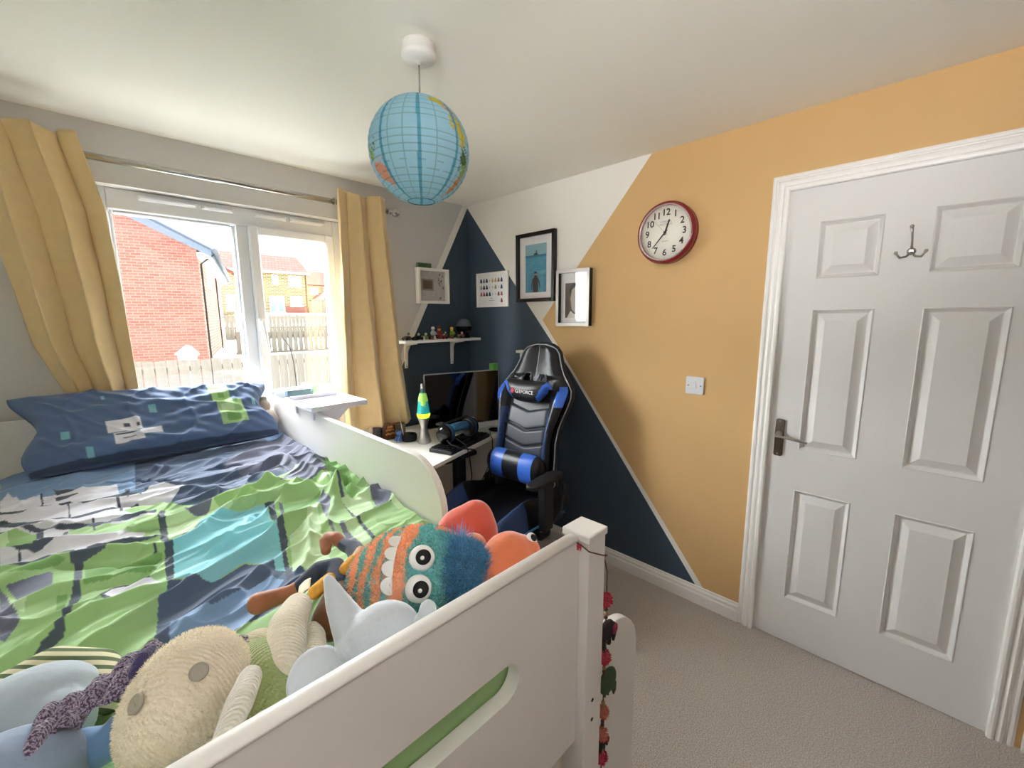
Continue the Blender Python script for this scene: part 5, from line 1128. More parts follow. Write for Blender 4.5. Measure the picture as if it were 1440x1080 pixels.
# ------------------------------------------------------------ wall shelf
sf = thing('wall_shelf', 'white wall shelf on two brackets in the navy corner', 'shelf', (-0.35, -0.07, 1.32))
m = MB(); m.prism([(-0.672, -0.001), (-0.018, -0.001), (-0.018, -0.15), (-0.60, -0.15), (-0.645, -0.138), (-0.668, -0.11), (-0.672, -0.08)], 'z', 1.305, 1.323, bev=0.002); m.build('shelf_board', gloss_white, sf)
for x in (-0.565, -0.178):
    m = MB(); m.prism([(-0.001, 1.3048), (-0.135, 1.3048), (-0.135, 1.298), (-0.03, 1.285), (-0.018, 1.26), (-0.008, 1.135), (-0.001, 1.13)], 'x', x-0.012, x+0.012, bev=0.002); b_ = m.build('bracket', gloss_white, sf)
    m = MB(); m.lathe([(0.004, -0.0085), (0.004, -0.0105), (0.001, -0.011)], c=(x, 0, 1.145), axis='y', n=8); m.build('screw', chrome, b_)
zS = 1.3235
def figure(name, label, x, y, body, head, hat, hh, legs='33353c', group='toy figures on the wall shelf'):
    f = thing(name, label, 'toy', (x, y, zS), group=group); s = hh/0.07
    m = MB(); m.box((x-.012*s, y-.008*s, zS), (x-.001*s, y+.008*s, zS+.022*s), .0015); m.box((x+.001*s, y-.008*s, zS), (x+.012*s, y+.008*s, zS+.022*s), .0015); m.build('legs', mat('toy_'+legs, legs, rough=.35), f)
    m = MB(); m.prism([(x-.012*s, zS+.0225*s), (x+.012*s, zS+.0225*s), (x+.009*s, zS+.045*s), (x-.009*s, zS+.045*s)], 'y', y-.007*s, y+.007*s); m.tube([(x-.010*s, y, zS+.043*s), (x-.017*s, y-.004*s, zS+.034*s), (x-.016*s, y-.012*s, zS+.027*s)], .0038*s, 8); m.tube([(x+.010*s, y, zS+.043*s), (x+.017*s, y-.004*s, zS+.034*s), (x+.016*s, y-.012*s, zS+.027*s)], .0038*s, 8); m.build('body', mat('toy_'+body, body, rough=.35), f)
    m = MB(); m.lathe([(.004*s, zS+.045*s), (.0085*s, zS+.047*s), (.009*s, zS+.058*s), (.006*s, zS+.062*s)], c=(x, y, 0), n=16); m.build('head', mat('toy_'+head, head, rough=.35), f)
    if hat: m = MB(); m.lathe([(.0098*s, zS+.057*s), (.0105*s, zS+.060*s), (.009*s, zS+.068*s), (.002*s, zS+.071*s)], c=(x, y, 0), n=14); m.build('hat', mat('toy_'+hat, hat, rough=.35), f)
    return f
figure('toy_figure', 'tall grey and white toy figure on the wall shelf', -0.395, -0.085, 'c9ced2', 'b8bcc0', 'e8e8e8', .085, '55606a')
figure('toy_figure', 'tall red toy figure with brown hat beside the grey figure', -0.345, -0.085, 'a83a34', 'd0a080', '7a2f28', .088, '7a2b2a')
figure('toy_figure', 'small yellow and green toy figure with pointed yellow hat', -0.235, -0.085, '7fa83c', 'e8c23c', 'f0c85a', .080, '5c7a2c')
figure('toy_figure', 'tiny white headed toy figure between the red and yellow figures', -0.287, -0.080, '5a5f70', 'd8d4d0', None, .055, '6c2a2c')
def kart(label, x, y, col, c2, s=1.0):
    s *= 1.15
    f = thing('toy_car', label, 'toy', (x, y, zS), group=None)
    m = MB(); m.prism([(x-.028*s, zS+.006), (x+.028*s, zS+.006), (x+.030*s, zS+.014), (x+.012*s, zS+.018), (x+.004*s, zS+.028), (x-.014*s, zS+.028), (x-.026*s, zS+.018)], 'y', y-.014*s, y+.014*s, bev=.001); m.build('body', mat('toy_'+col, col, rough=.3), f)
    for dx in (-.018, .018):
        for dy in (-1, 1):
            m = MB(); m.lathe([(.0075*s, -.004), (.0085*s, 0), (.0075*s, .004)], c=(x+dx*s, y+dy*.0175*s, zS+.0085*s), axis='y', n=14); m.build('wheel', mat('toy_rubber', '1d1d1f', rough=.7), f)
    m = MB(); m.ball((x, y-.006, zS+.033*s), .008*s, n=12); m.build('driver_head', mat('toy_'+c2, c2, rough=.4), f); return f
kart('olive and black toy car at the left end of the shelf', -0.598, -0.095, '3f4030', '6a6a58', 1.1)
kart('black toy car with pale driver, second from the shelf left end', -0.525, -0.10, '262628', 'd9d5cc')
kart('green toy car with pale yellow driver in the middle of the shelf', -0.465, -0.095, '7f9a55', 'e4e0b8')
kart('red toy car in front of the tall figures', -0.335, -0.122, '9c2c34', 'efe6e0', .75)
kart('pink and red toy car beside the dark globe', -0.172, -0.115, 'b05058', 'e8c8c0')
for i, (x, c_) in enumerate(((-0.563, '4a4a3e'), (-0.495, 'd8d8cc'), (-0.432, 'a06a50'), (-0.41, 'e8e4da'), (-0.262, '8a3030'), (-0.205, '5f8a3c'))):
    m = MB(); m.box((x-.008, -.132, zS), (x+.008, -.118, zS+.012), .002); m.ball((x, -.125, zS+.018), .007, n=12); o_ = m.build('toy_piece', mat('toy_'+c_, c_, rough=.4))
    tag(o_, ['dull olive', 'pale', 'terracotta', 'ivory', 'dark red', 'leaf green'][i]+' tiny round headed toy piece at the shelf front', 'toy')
sg = thing('display_globe', 'dark glossy globe ornament at the right end of the wall shelf', 'ornament', (-0.125, -0.07, zS))
m = MB(); m.lathe([(.045, zS), (.046, zS+.006), (.036, zS+.022), (.038, zS+.036)], c=(-.112, -.07, 0), n=28); m.build('base', mat('gloss_black', '121318', rough=.2), sg)
m = MB(); m.lathe([(.040, zS+.036)]+[(.058*math.cos(math.radians(a)), zS+.082+.058*math.sin(math.radians(a))) for a in range(-48, 2, 7)], c=(-.112, -.07, 0), n=32, caps=True); m.build('lower_half', mat('gloss_navy_black', '101426', rough=.15), sg)
m = MB(); m.lathe([(.0585*math.cos(math.radians(a)), zS+.083+.0585*math.sin(math.radians(a))) for a in range(0, 88, 7)]+[(.001, zS+.1415)], c=(-.112, -.07, 0), n=32); m.build('upper_dome', mat('smoky_dome', '5d666c', rough=.25), sg)
# ------------------------------------------------------------ desk
white_top = mat('white_desk_laminate', 'eeebe6', rough=0.3)
dk = thing('desk', 'white topped corner desk between the bed and the navy wall', 'desk', (-0.7, -0.4, 0))
m = MB(); m.prism([(-1.40, -0.020), (-0.020, -0.020), (-0.020, -0.48), (-0.17, -0.565), (-0.93, -0.815), (-1.40, -0.85)], 'z', 0.708, 0.730, bev=0.002); m.build('desktop', white_top, dk)
m = MB(); m.box((-1.35, -0.12, 0.12), (-0.06, -0.10, 0.7075)); m.build('back_panel', white_top, dk)
m = MB(); m.box((-0.21, -0.50, 0.0), (-0.19, -0.125, 0.7075)); m.build('side_panel', white_top, dk)
for x, y in ((-1.36, -0.80), (-1.36, -0.06), (-0.06, -0.06)):
    m = MB(); m.box((x-.02, y-.02, 0), (x+.02, y+.02, 0.7078), .002); m.build('leg', mat('black_metal', '1b1b1d', rough=.4), dk)
black_gl = mat('gloss_black_plastic', '0c0c0e', rough=.12); black_mt = mat('matt_black_plastic', '1a1a1c', rough=.5)
pc = thing('computer_tower', 'black computer tower standing in the shade under the desk', 'computer', (-0.86, -0.55, 0))
m = MB(); m.box((-0.96, -0.70, 0.0), (-0.76, -0.28, 0.46), .006, 2); m.build('case', black_mt, pc)
m = MB(); m.box((-0.95, -0.708, 0.02), (-0.77, -0.7005, 0.44), .003); m.build('front_panel', black_gl, pc)

# monitor
ang = math.degrees(math.atan2(-0.13, 0.49))
mn = thing('monitor', 'black glass all-in-one monitor with thin silver rim on the desk', 'monitor', (-0.385, -0.385, 0.7305), (0, 0, ang))
m = MB(); m.prism(rounded(-.262, .038, .262, .392, .012), 'y', -.006, .010, bev=.002); m.build('rim', mat('silver_rim', 'b9b9bb', rough=.3, metal=.9), mn, world=False)
m = MB(); m.prism(rounded(-.256, .044, .256, .386, .008), 'y', -.0085, -.0062); m.build('screen', mat('screen_glass', '050506', rough=.06, coat=.3), mn, world=False)
m = MB(); m.prism([(-.18, .08), (.18, .08), (.15, .36), (-.15, .36)], 'y', .0105, .035, bev=.004); m.build('rear_housing', black_mt, mn, world=False)
m = MB(); m.prism([(.045, .20), (.060, .20), (.10, .003), (.085, .003)], 'x', -.07, .07, bev=.002); m.box((-.085, -.07, 0), (.085, .12, .0045), .001); m.build('stand', mat('aluminium', 'b2b2b4', rough=.3, metal=.9), mn, world=False)
gb = MB(); gb.box((-0.198, -0.478, 1.1235), (-0.152, -0.436, 1.165), .002); o_ = gb.build('toy_block', mat('pixel_green', '5fae52', rough=.6, var=.2, vscale=120)); tag(o_, 'small green toy block perched on the monitor top right corner', 'toy')

# lava lamp
lv = thing('lava_lamp', 'silver lava lamp with teal liquid and yellow green wax', 'lamp', (-0.721, -0.428, 0.7305))
C_ = (-0.721, -0.428, 0.7305); silver = mat('lamp_silver', 'bdbcb8', rough=.28, metal=.9)
m = MB(); m.lathe([(.040, 0), (.041, .004), (.020, .088), (.019, .094), (.034, .150), (.033, .152)], c=C_, n=40); m.build('base', silver, lv)
m = MB(); m.lathe([(.016, .303), (.0165, .300), (.0105, .352), (.0095, .355), (.001, .356)], c=C_, n=32); m.build('cap', silver, lv)
liq = mat('teal_liquid', '1fa9a8', rough=.05, emit='1fa0a4', estr=.10, spec=.8, coat=.5)
m = MB(); m.lathe([(.033, .1525), (.0385, .165), (.039, .175), (.030, .245), (.0175, .302)], c=C_, n=40); m.build('glass_bottle', liq, lv)
m = MB(); m.lathe([(.0335, .1528), (.0392, .165), (.0396, .176), (.0385, .180), (.036, .184)], c=C_, n=40, caps=False); m.build('glowing_wax', mat('yellow_wax', 'd8ee3a', rough=.3, emit='d4f02a', estr=.32), lv, label='glowing yellow wax at the bottle foot')
wax = mat('green_wax', '9ccf6a', rough=.3, emit='8cc850', estr=.12)
m = MB(); m.lathe([(.0295, .252), (.0285, .262), (.0235, .284), (.0188, .300)], c=C_, n=40, caps=False); m.ball((C_[0]-.008, C_[1]-.018, C_[2]+.240), (.019, .014, .022), n=18); m.ball((C_[0]-.004, C_[1]-.022, C_[2]+.222), (.012, .011, .014), n=14); m.build('floating_wax', wax, lv)
m = MB(); m.tube([(-.722, -.386, .74), (-.74, -.36, .735), (-.80, -.33, .76), (-.785, -.27, .85), (-.75, -.20, .88), (-.72, -.12, .86)], .0025, 6); m.build('power_cord', mat('white_cord', 'd8d8d6', rough=.5), lv)

# headset on black keyboard
kb = thing('keyboard', 'black gaming keyboard lying under the headset at the desk front', 'keyboard', (-0.60, -0.62, 0.7305), (0, 0, 18))
m = MB(); m.box((-.20, -.075, 0), (.22, .075, .022), .004, 2); m.build('case', black_mt, kb, world=False)
km = None
for r in range(5):
    for c_ in range(14):
        if km is None: mm = MB(); mm.box((-.012, -.011, 0), (.012, .011, .008), .002); o_ = mm.build('key', black_gl, kb, world=False); km = o_.data
        else: o_ = bpy.data.objects.new('key', km); COL.objects.link(o_); o_.parent = kb
        o_.location = (-.18+c_*.0285, -.056+r*.028, .0222)
hs = thing('headset', 'black gaming headset with glossy blue lined ear cups lying on the keyboard', 'headset', (-0.60, -0.60, 0.813), (0, 0, 8)); hs.scale = (1.22, 1.22, 1.22)
def cup(x, s_):
    m = MB(); m.lathe([(.001, s_*.030), (.026, s_*.029), (.040, s_*.022), (.044, s_*.008), (.043, 0)], c=(x, 0, 0), axis='x', n=28); c_ = m.build('ear_cup', black_gl, hs, world=False)
    m = MB(); m.lathe([(.043, 0), (.047, -s_*.008), (.044, -s_*.020), (.034, -s_*.022), (.028, -s_*.012), (.001, -s_*.012)], c=(x, 0, 0), axis='x', n=28); m.build('ear_cushion', mat('black_leatherette', '15151a', rough=.35), c_, world=False)
    m = MB(); m.lathe([(.0475, -s_*.002), (.0485, -s_*.005), (.0475, -s_*.009)], c=(x, 0, 0), axis='x', n=28, caps=False); m.build('blue_ring', mat('bright_blue_plastic', '2f6fb0', rough=.25), c_, world=False)
cup(-.085, -1); cup(.085, 1)
m = MB(); m.tube([(-.090, .0, .040), (-.088, .02, .052), (-.06, .075, .03), (0, .105, .012), (.06, .075, .03), (.088, .02, .052), (.090, .0, .040)], .011, 10, flat=.5); m.build('headband', black_mt, hs, world=False)
m = MB(); m.tube([(-.060, .0, .012), (-.03, .004, .016), (0, .006, .017), (.03, .004, .016), (.060, 0, .012)], .026, 14, flat=.8); m.build('inner_padding', mat('steel_blue_leatherette', '3d6f96', rough=.3), hs, world=False)
m = MB(); m.tube([(-.105, -.03, -.02), (-.12, -.07, -.03), (-.10, -.12, -.045), (-.06, -.16, -.052)], .003, 6); m.build('microphone_boom', black_mt, hs, world=False)
cord = MB(); cord.tube([(-.665, -.66, .79), (-.655, -.74, .765), (-.655, -.765, .72), (-.645, -.775, .60), (-.66, -.77, .45), (-.63, -.76, .30), (-.60, -.74, .15), (-.58, -.70, .01)], .003, 6)
tag(cord.build('cable', black_mt), 'black headset cable dropping over the desk front edge to the floor', 'cable')
cord = MB(); cord.tube([(-.30, -.55, .742), (-.36, -.62, .738), (-.372, -.652, .72), (-.385, -.66, .60), (-.46, -.60, .40), (-.58, -.50, .22), (-.60, -.40, .01)], .0025, 6)
tag(cord.build('cable', black_mt), 'black mouse cable hanging off the desk beside the chair', 'cable')
ms = MB(); ms.ball((-.245, -.545, .7385), (.032, .052, .0135), rot=(0, 0, 20)); ms_ = thing('mouse', 'black computer mouse on the pale patterned mat beside the chair', 'mouse', (-.245, -.545, .731), (0, 0, 0)); mb_ = ms.build('shell', black_gl, ms_)
m = MB(); m.lathe([(.004, -.003), (.006, 0), (.004, .003)], c=(-.255, -.575, .749), axis='x', n=12); m.build('scroll_wheel', black_mt, ms_)
mp_ = MB(); mp_.box((-.43, -.60, .7303), (-.33, -.50, .7315)); mp_.box((-.33, -.59, .7303), (-.16, -.42, .7313)); tag(mp_.build('mouse_mat', mat('teal_patterned_paper', 'b9cdc6', rough=.7, var=.35, vscale=60)), 'pale teal patterned paper mat under the mouse', 'mat')
# things at the left of the desk
bl = thing('toy_figure', 'small bright blue figurine standing alone on the white desk', 'toy', (-.825, -.315, .7305))
blue_pl = mat('bright_blue_toy', '4a72b8', rough=.35)
m = MB(); m.ball((-.825, -.315, .757), (.017, .014, .018)); m.build('body', blue_pl, bl)
m = MB(); m.ball((-.825, -.318, .785), (.015, .014, .014)); m.ball((-.840, -.316, .795), (.007, .003, .009)); m.ball((-.810, -.316, .795), (.007, .003, .009)); m.build('head', blue_pl, bl)
for s_ in (-1, 1):
    m = MB(); m.tube([(-.825+s_*.014, -.316, .768), (-.825+s_*.026, -.322, .760), (-.825+s_*.030, -.326, .748)], .005, 8); m.build('arm', blue_pl, bl)
    m = MB(); m.tube([(-.825+s_*.009, -.316, .748), (-.825+s_*.013, -.320, .7305)], .007, 8); m.build('leg', mat('pale_blue_toy', '8fb0dc', rough=.35), bl)
m = MB(); m.box((-.880, -.235, .7305), (-.797, -.155, .822), .008, 2); bm_ = m.build('tin_box', mat('brown_tin', '5a3422', rough=.35)); tag(bm_, 'glossy brown and orange tin box on the desk below the curtain', 'box')
for k, (z_, w_) in enumerate(((.790, .026), (.765, .031), (.808, .018))):
    m = MB(); m.tube([(-.838-w_, -.2365, z_), (-.838-w_*.5, -.2375, z_+.008), (-.838, -.238, z_+.002), (-.838+w_*.5, -.2375, z_+.008), (-.838+w_, -.2365, z_)], .006, 8); m.build('painted_band', mat('orange_relief', 'c98850', rough=.4), bm_)
m = MB(); m.box((-.792, -.225, .7305), (-.722, -.165, .815), .003); tag(m.build('card_box', mat('speckled_brown_card', '7d6a5e', rough=.7, var=.6, vscale=130)), 'narrow speckled brown card box right of the tin box', 'box')
m = MB(); m.box((-.915, -.22, .7305), (-.885, -.16, .815), .003); tag(m.build('card_box', mat('charcoal_card', '34363c', rough=.7)), 'charcoal card box just left of the tin box', 'box')
sp = thing('smart_speaker', 'low round black speaker puck behind the figurine', 'speaker', (-.765, -.335, .7305))
m = MB(); m.lathe([(.044, 0), (.048, .006), (.048, .034), (.043, .042), (.001, .043)], c=(-.762, -.325, .7305), n=32); m.build('body', mat('charcoal_fabric', '26262c', rough=.8, bump=.4, bscale=600), sp)
m = MB(); m.lathe([(.036, .0432), (.034, .0445), (.001, .0447)], c=(-.762, -.325, .7305), n=32); m.build('top_plate', black_gl, sp)
# white adjustable lamp behind the chair
wl_ = thing('wall_rack', 'white metal wall rack half hidden behind the gaming chair headrest', 'rack', (-.03, -.70, 1.2))
m = MB(); m.box((-.06, -.88, 1.235), (-.008, -.55, 1.252), .002); m.build('rail', gloss_white, wl_)
for y in (-.565, -.69, -.86):
    m = MB(); m.box((-.03, y-.006, 1.02), (-.004, y+.006, 1.2345), .001); m.build('upright', gloss_white, wl_)
m = MB(); m.box((-.055, -.72, 1.03), (-.031, -.62, 1.11), .002); m.build('plate', gloss_white, wl_)

# ------------------------------------------------------------ gaming chair (local x = forward)
gc = thing('gaming_chair', 'black and blue racing style gaming chair facing the bed', 'chair', (-.60, -.957, 0), (0, 0, 186))
pu = mat('black_leather', '17181c', rough=.32, bump=.06, bscale=500); pug = mat('graphite_leather', '3c414e', rough=.34, bump=.06, bscale=500); blu_ = mat('royal_blue_leather', '3f6fd6', rough=.32); navy_l = mat('deep_blue_leather', '27406e', rough=.35); pipe = mat('silver_piping', 'aab4c0', rough=.3); pbl = mat('blue_piping', '4f8fc8', rough=.3)
HW = [(.50, .17), (.56, .21), (.62, .222), (.70, .222), (.78, .214), (.86, .222), (.92, .240), (.98, .262), (1.03, .274), (1.07, .268), (1.11, .235), (1.15, .195), (1.19, .170), (1.23, .152), (1.265, .138), (1.29, .112), (1.305, .075), (1.312, .03)]
HW = [(a, b*(.875 if a > .6 else 1)) for a, b in HW]
def hw(z):
    for (a, p), (b, q) in zip(HW[:-1], HW[1:]):
        if a <= z <= b: t = (z-a)/(b-a); return p+(q-p)*t
    return HW[0][1] if z < HW[0][0] else HW[-1][1]
def bx_(z): return -.215 - .16*(z-.5)/.8 + .02*math.sin((z-.5)*6)     # plane of the back
def back_front(y, z, w):
    r = min(abs(y)/w, 1); inner = .145
    bol = 0
    if z < 1.13:
        t = np.clip((abs(y)-inner*.9)/max(w-inner*.9, .02), 0, 1); bol = .060*math.sin(min(t*1.25, 1)*PI*.62)*min(1, (1.13-z)/.1)
    else: bol = .018*math.sin(r*PI/2)
    return bol + .030*(1-r**8)
zs_ = [.50+.812*i/70 for i in range(71)]
V = []; F = []; MI = []; NY = 46
def hole(y, z): return 1.105 < z < 1.150 and .022 < abs(y) < .085
for side in (1, -1):
    for z in zs_:
        w = hw(z)
        for j in range(NY+1):
            y = w*math.sin((j/NY*2-1)*PI/2)**1 if False else w*(j/NY*2-1)
            e = 1-abs(j/NY*2-1)**10
            V.append((bx_(z) + (back_front(y, z, w) if side > 0 else -.035*e), y, z))
n1 = (NY+1)
for s_i, side in enumerate((1, -1)):
    base = s_i*71*n1
    for i in range(70):
        for j in range(NY):
            zc = (zs_[i]+zs_[i+1])/2; wc = hw(zc); yc = wc*((j+.5)/NY*2-1)
            if hole(yc, zc): continue
            q = (base+i*n1+j, base+i*n1+j+1, base+(i+1)*n1+j+1, base+(i+1)*n1+j)
            F.append(q if side > 0 else q[::-1])
            mi = 0
            if .985 < zc < 1.095 and abs(yc) > wc-.034 - .02*math.sin((zc-.985)/.11*PI): mi = 1
            elif side > 0 and .56 < zc < .95 and .140 < abs(yc) < .172: mi = 2
            MI.append(mi)
me = bpy.data.meshes.new('back_shell'); me.from_pydata(V, [], F); me.polygons.foreach_set('material_index', MI); me.polygons.foreach_set('use_smooth', [True]*len(F))
ob = link('back_shell', me, [pu, blu_, navy_l], gc, world=False)
# close rims
m = MB(); 
for sgn in (1, -1):
    path = [(bx_(z)-.004, sgn*hw(z), z) for z in zs_]; m.tube(path, .017, 10)
m.tube([(bx_(1.312)-.004, y*.03, 1.312) for y in (-1, -.5, 0, .5, 1)], .017, 10); m.tube([(bx_(.5), .17*y/4, .5) for y in range(-4, 5)], .02, 10); m.build('edge_bolster', pu, gc, world=False)
m = MB()
path = [(bx_(z)+.012, hw(z)+.006, z) for z in zs_] + [(bx_(z)+.012, -hw(z)-.006, z) for z in reversed(zs_)]; m.tube(path, .0032, 6); m.build('piping', pipe, gc, world=False)
for sgn in (1, -1):
    m = MB(); m.tube([(bx_(1.10)+.035, sgn*.022, 1.105), (bx_(1.15)+.032, sgn*.028, 1.150), (bx_(1.15)+.032, sgn*.070, 1.150), (bx_(1.10)+.035, sgn*.085, 1.120), (bx_(1.10)+.035, sgn*.080, 1.103)], .006, 8); m.build('harness_slot', mat('grey_plastic_trim', '6c7078', rough=.3), gc, world=False)
# centre panel in chevron segments
segs = [(.60, .685), (.690, .775), (.780, .865), (.870, .975)]
for a, b in segs:
    m = MB(); NUy = 20
    def f(u_, v_, a=a, b=b):
        y = -.146+.292*u_; chev = -.036*(1-abs(2*u_-1)); z = a+(b-a)*v_+chev*1.0
        e = min(v_, 1-v_)*12; e2 = min(u_, 1-u_)*14; p = min(1, e)*min(1, e2)
        return Vector((bx_(z)+.030+.014*max(p, 0)**.5, y, z))
    m.grid(f, 28, 16); m.build('back_panel', pug, gc, world=False)
# neck pillow
npz = MB()
def neck(u_, v_):
    t = 2*PI*v_; y = (2*u_-1)*(.138+.032*math.sin(t)); hz = .052*(1-abs(2*u_-1)**4)**.5+.002; top = .012*abs(2*u_-1)**2*3
    z = 1.055+hz*math.sin(t)*1.15 + (.022*abs(2*u_-1)**2 if math.sin(t) > 0 else 0); x = bx_(1.05)+.085+.045*math.cos(t)*(1-abs(2*u_-1)**4)**.5
    return Vector((x, y, z))
V = MB(); V.grid(neck, 60, 30); 
for f_ in V.bm.faces:
    c_ = f_.calc_center_median(); f_.material_index = 1 if abs(c_.y) > .084 + .60*max(c_.z-1.035, 0) else 0
nk = V.build('neck_pillow', [pu, blu_], gc, world=False)
for sgn in (1, -1):
    m = MB(); m.tube([(bx_(1.10)+.11, sgn*.09, 1.11), (bx_(1.12)+.06, sgn*.075, 1.135), (bx_(1.14)+.02, sgn*.05, 1.15)], .007, 6, flat=.3); m.build('strap', black_mt, nk, world=False)
mt_ = Matrix.Translation((bx_(1.05)+.1335, 0, 1.058)) @ Matrix(((0, 0, 1, 0), (1, 0, 0, 0), (0, 1, 0, 0), (0, 0, 0, 1)))
text_obj('logo_lettering', 'GTFORCE', .028, Matrix.Translation((0, .014, 0)) @ mt_, mat('logo_white', 'e8e8ea', rough=.4), None, ext=.0006)
lg = bpy.data.objects['logo_lettering']; lg.parent = nk
m = MB(); m.prism([(-.070, 1.045), (-.056, 1.062), (-.066, 1.078), (-.080, 1.066), (-.086, 1.050)], 'x', bx_(1.05)+.128, bx_(1.05)+.1315); m.build('logo_emblem', mat('logo_red', 'c0303c', rough=.4), nk, world=False)
# lumbar pillow
def lum(u_, v_):
    y = -.195+.39*u_; r = .072*(1-abs(2*u_-1)**8)**.5+.002; t = 2*PI*v_
    return Vector((bx_(.66)+.095+r*.8*math.cos(t), y, .645+r*1.15*math.sin(t)))
V = MB(); V.grid(lum, 60, 30)
for f_ in V.bm.faces:
    c_ = f_.calc_center_median(); f_.material_index = 1 if .055 < abs(c_.y) < .145 else 0
V.build('lumbar_pillow', [pu, blu_], gc, world=False)
# seat
def seat_half(x): # half width along depth
    return .255 if x < .05 else .255 - .03*((x-.05)/.27)**2
def seat_top(u_, v_):
    x = -.24+.56*v_; w = seat_half(x); 
    if v_ > .86: w *= math.sqrt(max(1-((v_-.86)/.14)**2*.45, .01))
    y = w*(2*u_-1); r = abs(2*u_-1); bol = (.045+.05*math.exp(-((v_-.55)/.25)**2))*math.exp(-((r-.84)/.13)**2); z = .455+bol+.018*(1-r**6)
    if v_ > .8: z -= .075*((v_-.8)/.2)**2
    if r > .94: z -= .06*((r-.94)/.06)
    return Vector((x, y, z))
V = MB(); V.grid(seat_top, 60, 50)
for f_ in V.bm.faces:
    c_ = f_.calc_center_median(); f_.material_index = 1 if (abs(c_.y) > .155 and c_.x > .08) else 0
V.grid(lambda a, b: seat_top(a, b)*1.0 - Vector((0, 0, .075)) + Vector((-.0, 0, 0)) if False else Vector((seat_top(a, b).x, seat_top(a, b).y*.97, .375)), 30, 20)
st = V.build('seat', [pu, navy_l], gc, world=False)
m = MB(); rim = [seat_top(0, i/30) for i in range(31)] + [seat_top(i/20, 1) for i in range(1, 20)] + [seat_top(1, 1-i/30) for i in range(31)]
m.loft([[p+Vector((0, 0, .004)) for p in rim], [Vector((p.x*1.0, p.y*1.01, (p.z+.375)/2)) for p in rim], [Vector((p.x, p.y*.97, .375)) for p in rim]], closed=False); m.build('seat_border', pu, gc, world=False)
m = MB(); m.tube([p+Vector((.002, .004*(1 if p.y > 0 else -1), .006)) for p in rim], .006, 8); m.build('seat_piping', pbl, gc, world=False)
# armrests
for sgn in (1, -1):
    m = MB(); m.prism([(-.10, .265), (.02, .262), (.13, .272), (.155, .295), (.14, .33), (.02, .345), (-.10, .335), (-.12, .30)] if sgn > 0 else [(-.10, -.265), (.02, -.262), (.13, -.272), (.155, -.295), (.14, -.33), (.02, -.345), (-.10, -.335), (-.12, -.30)], 'z', .665, .692, bev=.008); ar = m.build('armrest', black_mt, gc, world=False)
    m = MB(); m.box((-.03, sgn*.285, .42), (.045, sgn*.325, .664), .006, 2) if sgn > 0 else m.box((-.03, -.325, .42), (.045, -.285, .664), .006, 2); m.tube([(0, sgn*.16, .365), (0, sgn*.27, .365), (0, sgn*.305, .40), (0, sgn*.305, .46)], .02, 8); m.build('arm_post', black_mt, ar, world=False)
    m = MB(); m.lathe([(.028, .27), (.034, .285)] if sgn > 0 else [(.034, -.285), (.028, -.27)], c=(-.215, 0, .49), axis='y', n=18); m.tube([(-.10, sgn*.262, .40), (-.17, sgn*.268, .43), (-.215, sgn*.275, .49), (-.225, sgn*.262, .58)], .014, 8, flat=.5); m.build('recline_hinge', black_mt, gc, world=False)
m = MB(); m.box((-.14, -.09, .335), (.12, .09, .374), .006); m.build('tilt_mechanism', black_mt, gc, world=False)
m = MB(); m.lathe([(.014, .20), (.014, .334)], n=16); m.lathe([(.026, .08), (.026, .22), (.018, .23)], n=18); m.build('gas_lift', mat('grey_steel', '5c5e62', rough=.3, metal=.8), gc, world=False)
for k in range(5):
    a = math.radians(20+72*k); d = Vector((math.cos(a), math.sin(a), 0)); p = Vector((-d.y, d.x, 0))
    m = MB(); m.loft([[Vector((0, 0, z))+d*r+p*w*s for s, z in ((-1, z0), (1, z0), (1, z1), (-1, z1))] for r, w, z0, z1 in ((.03, .026, .075, .125), (.16, .022, .068, .105), (.30, .017, .062, .085))], smooth=False); lg_ = m.build('base_spoke', black_mt, gc, world=False)
    for s in (-1, 1):
        mtx = Matrix.Translation(d*.295+p*s*.016+Vector((0, 0, .028))) @ Vector(p).to_track_quat('Z', 'Y').to_matrix().to_4x4()
        m = MB(); m.lathe([(.020, -.010), (.0275, -.008), (.0275, .008), (.020, .010)], n=18, mtx=mtx); m.build('castor_wheel', black_gl, lg_, world=False)
    m = MB(); m.box(tuple(d*.295-Vector((.012, .012, 0))+Vector((0, 0, .03))), tuple(d*.295+Vector((.012, .012, 0))+Vector((0, 0, .066)))); m.build('castor_hood', mat('pale_castor_plastic', 'b5b5b8', rough=.4), lg_, world=False)

# ------------------------------------------------------------ hanging string of elephants on the bed post
gd = thing('hanging_garland', 'string of red pompoms, beads and cloth elephants hung beside the bed post', 'garland', (-1.41, -2.10, .9))
red_w = mat('red_wool', 'b8283c', rough=1, sheen=.5, bump=.8, bscale=400); thread = mat('red_thread', 'a03438', rough=.8)
GX, GY = -1.405, -2.124
m = MB(); m.tube([(-1.498, -2.095, 1.052), (-1.499, -2.125, 1.047), (-1.494, -2.1385, 1.038), (-1.47, -2.1385, 1.024), (-1.445, -2.1385, 1.010), (-1.430, -2.137, 1.004), (-1.420, -2.125, .99), (GX, GY, .95), (GX, GY, .47)], .0013, 6); m.build('cord', mat('brown_cord', '5c3a2c', rough=.8), gd)
rg = random.Random(2); m = MB()
for k in range(26):
    p = [(-1.4975+rg.uniform(-.002, .001), -2.095+rg.uniform(-.03, .004), 1.046+rg.uniform(-.012, .004)) for _ in range(4)]; m.tube(p, .0009, 4)
m.build('loose_threads', mat('red_loose_thread', 'd04450', rough=.9), gd, kind='stuff')
def pom(z, r, mt):
    m = MB(); m.ball((GX, GY, z), (r*.8, r*.8, r), n=12); o = m.build('pompom', mt, gd); return o
pink_w = mat('salmon_wool', 'c9705c', rough=1, sheen=.5, bump=.8, bscale=400)
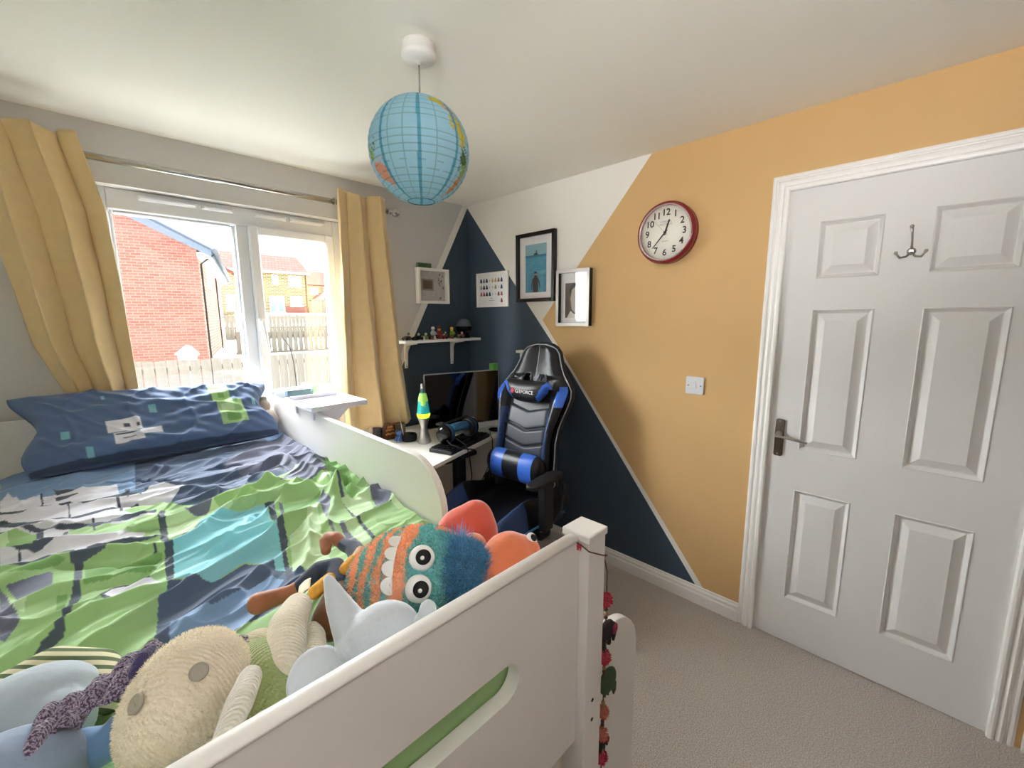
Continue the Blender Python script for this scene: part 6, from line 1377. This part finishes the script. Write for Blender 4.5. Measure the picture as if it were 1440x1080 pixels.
for z, r, mt in ((.888, .0125, red_w), (.755, .0125, red_w), (.622, .012, pink_w), (.566, .012, pink_w), (.508, .013, red_w)):
    pom(z, r, mt); tufts('pompom_wool', gd, (GX, GY, z), (r*.8, r*.8, r), 0, 260, .006, (lambda c: (lambda d, rr: tuple(np.array(c)*rr.uniform(.7, 1.3))))(lin('b8283c')[:3] if mt is red_w else lin('c9705c')[:3]), curl=.5, zmin=-1.1, seed=int(z*100))
brass = mat('brass_bead', '9a7a50', rough=.3, metal=.7); dkb = mat('dark_bead', '4a2a2c', rough=.4)
for z in [.866, .857, .848, .795, .785, .776, .768, .738, .729, .720, .645, .637, .606, .598, .590, .583, .54, .532, .525]:
    m = MB(); m.lathe([(.0008, -.004), (.0038, -.002), (.0042, 0), (.0038, .002), (.0008, .004)], c=(GX, GY, z), n=10); m.build('bead', brass if int(z*1000) % 2 else dkb, gd)
def elephant(z, mt1, mt2, s=1.0):
    m = MB(); m.ball((GX+.006*s, GY, z), (.019*s, .009*s, .017*s), n=16); chain(m, [(GX+.022*s, GY, z-.002), (GX+.027*s, GY, z-.014*s), (GX+.026*s, GY, z-.030*s)], [.008*s, .0055*s, .003*s], 4)
    chain(m, [(GX-.006*s, GY, z-.012*s), (GX-.007*s, GY, z-.026*s)], [.0055*s, .005*s], 3); chain(m, [(GX+.010*s, GY, z-.012*s), (GX+.011*s, GY, z-.026*s)], [.0055*s, .005*s], 3)
    e = m.build('cloth_elephant', mt1, gd); mod(e, 'REMESH', mode='VOXEL', voxel_size=.002, use_smooth_shade=True); mod(e, 'SMOOTH', factor=.6, iterations=4)
    m = MB(); m.ball((GX+.016*s, GY-.009*s, z+.002), (.008*s, .002*s, .010*s), n=12); m.build('elephant_ear', mt2, e)
black_cloth = mat('black_print_cloth', '2a2228', rough=.9, var=.3, vscale=200); pink_cloth = mat('crimson_print_cloth', '8e3048', rough=.9, var=.5, vscale=200)
elephant(.815, black_cloth, pink_cloth, 1.25); elephant(.545, black_cloth, pink_cloth, .8)
m = MB(); m.ball((GX+.016, GY, .688), (.030, .012, .027), rot=(0, -35, 0), n=18); chain(m, [(GX+.034, GY, .672), (GX+.042, GY, .650), (GX+.042, GY, .636)], [.010, .006, .002], 5); chain(m, [(GX+.002, GY, .672), (GX+.006, GY, .655)], [.006, .003], 3); chain(m, [(GX+.016, GY, .668), (GX+.018, GY, .652)], [.006, .003], 3)
e = m.build('cloth_elephant', mat('green_cloth', '3f5238', rough=.9, bump=.4, bscale=300), gd, label='dark green cloth elephant'); mod(e, 'REMESH', mode='VOXEL', voxel_size=.002, use_smooth_shade=True); mod(e, 'SMOOTH', factor=.6, iterations=4)
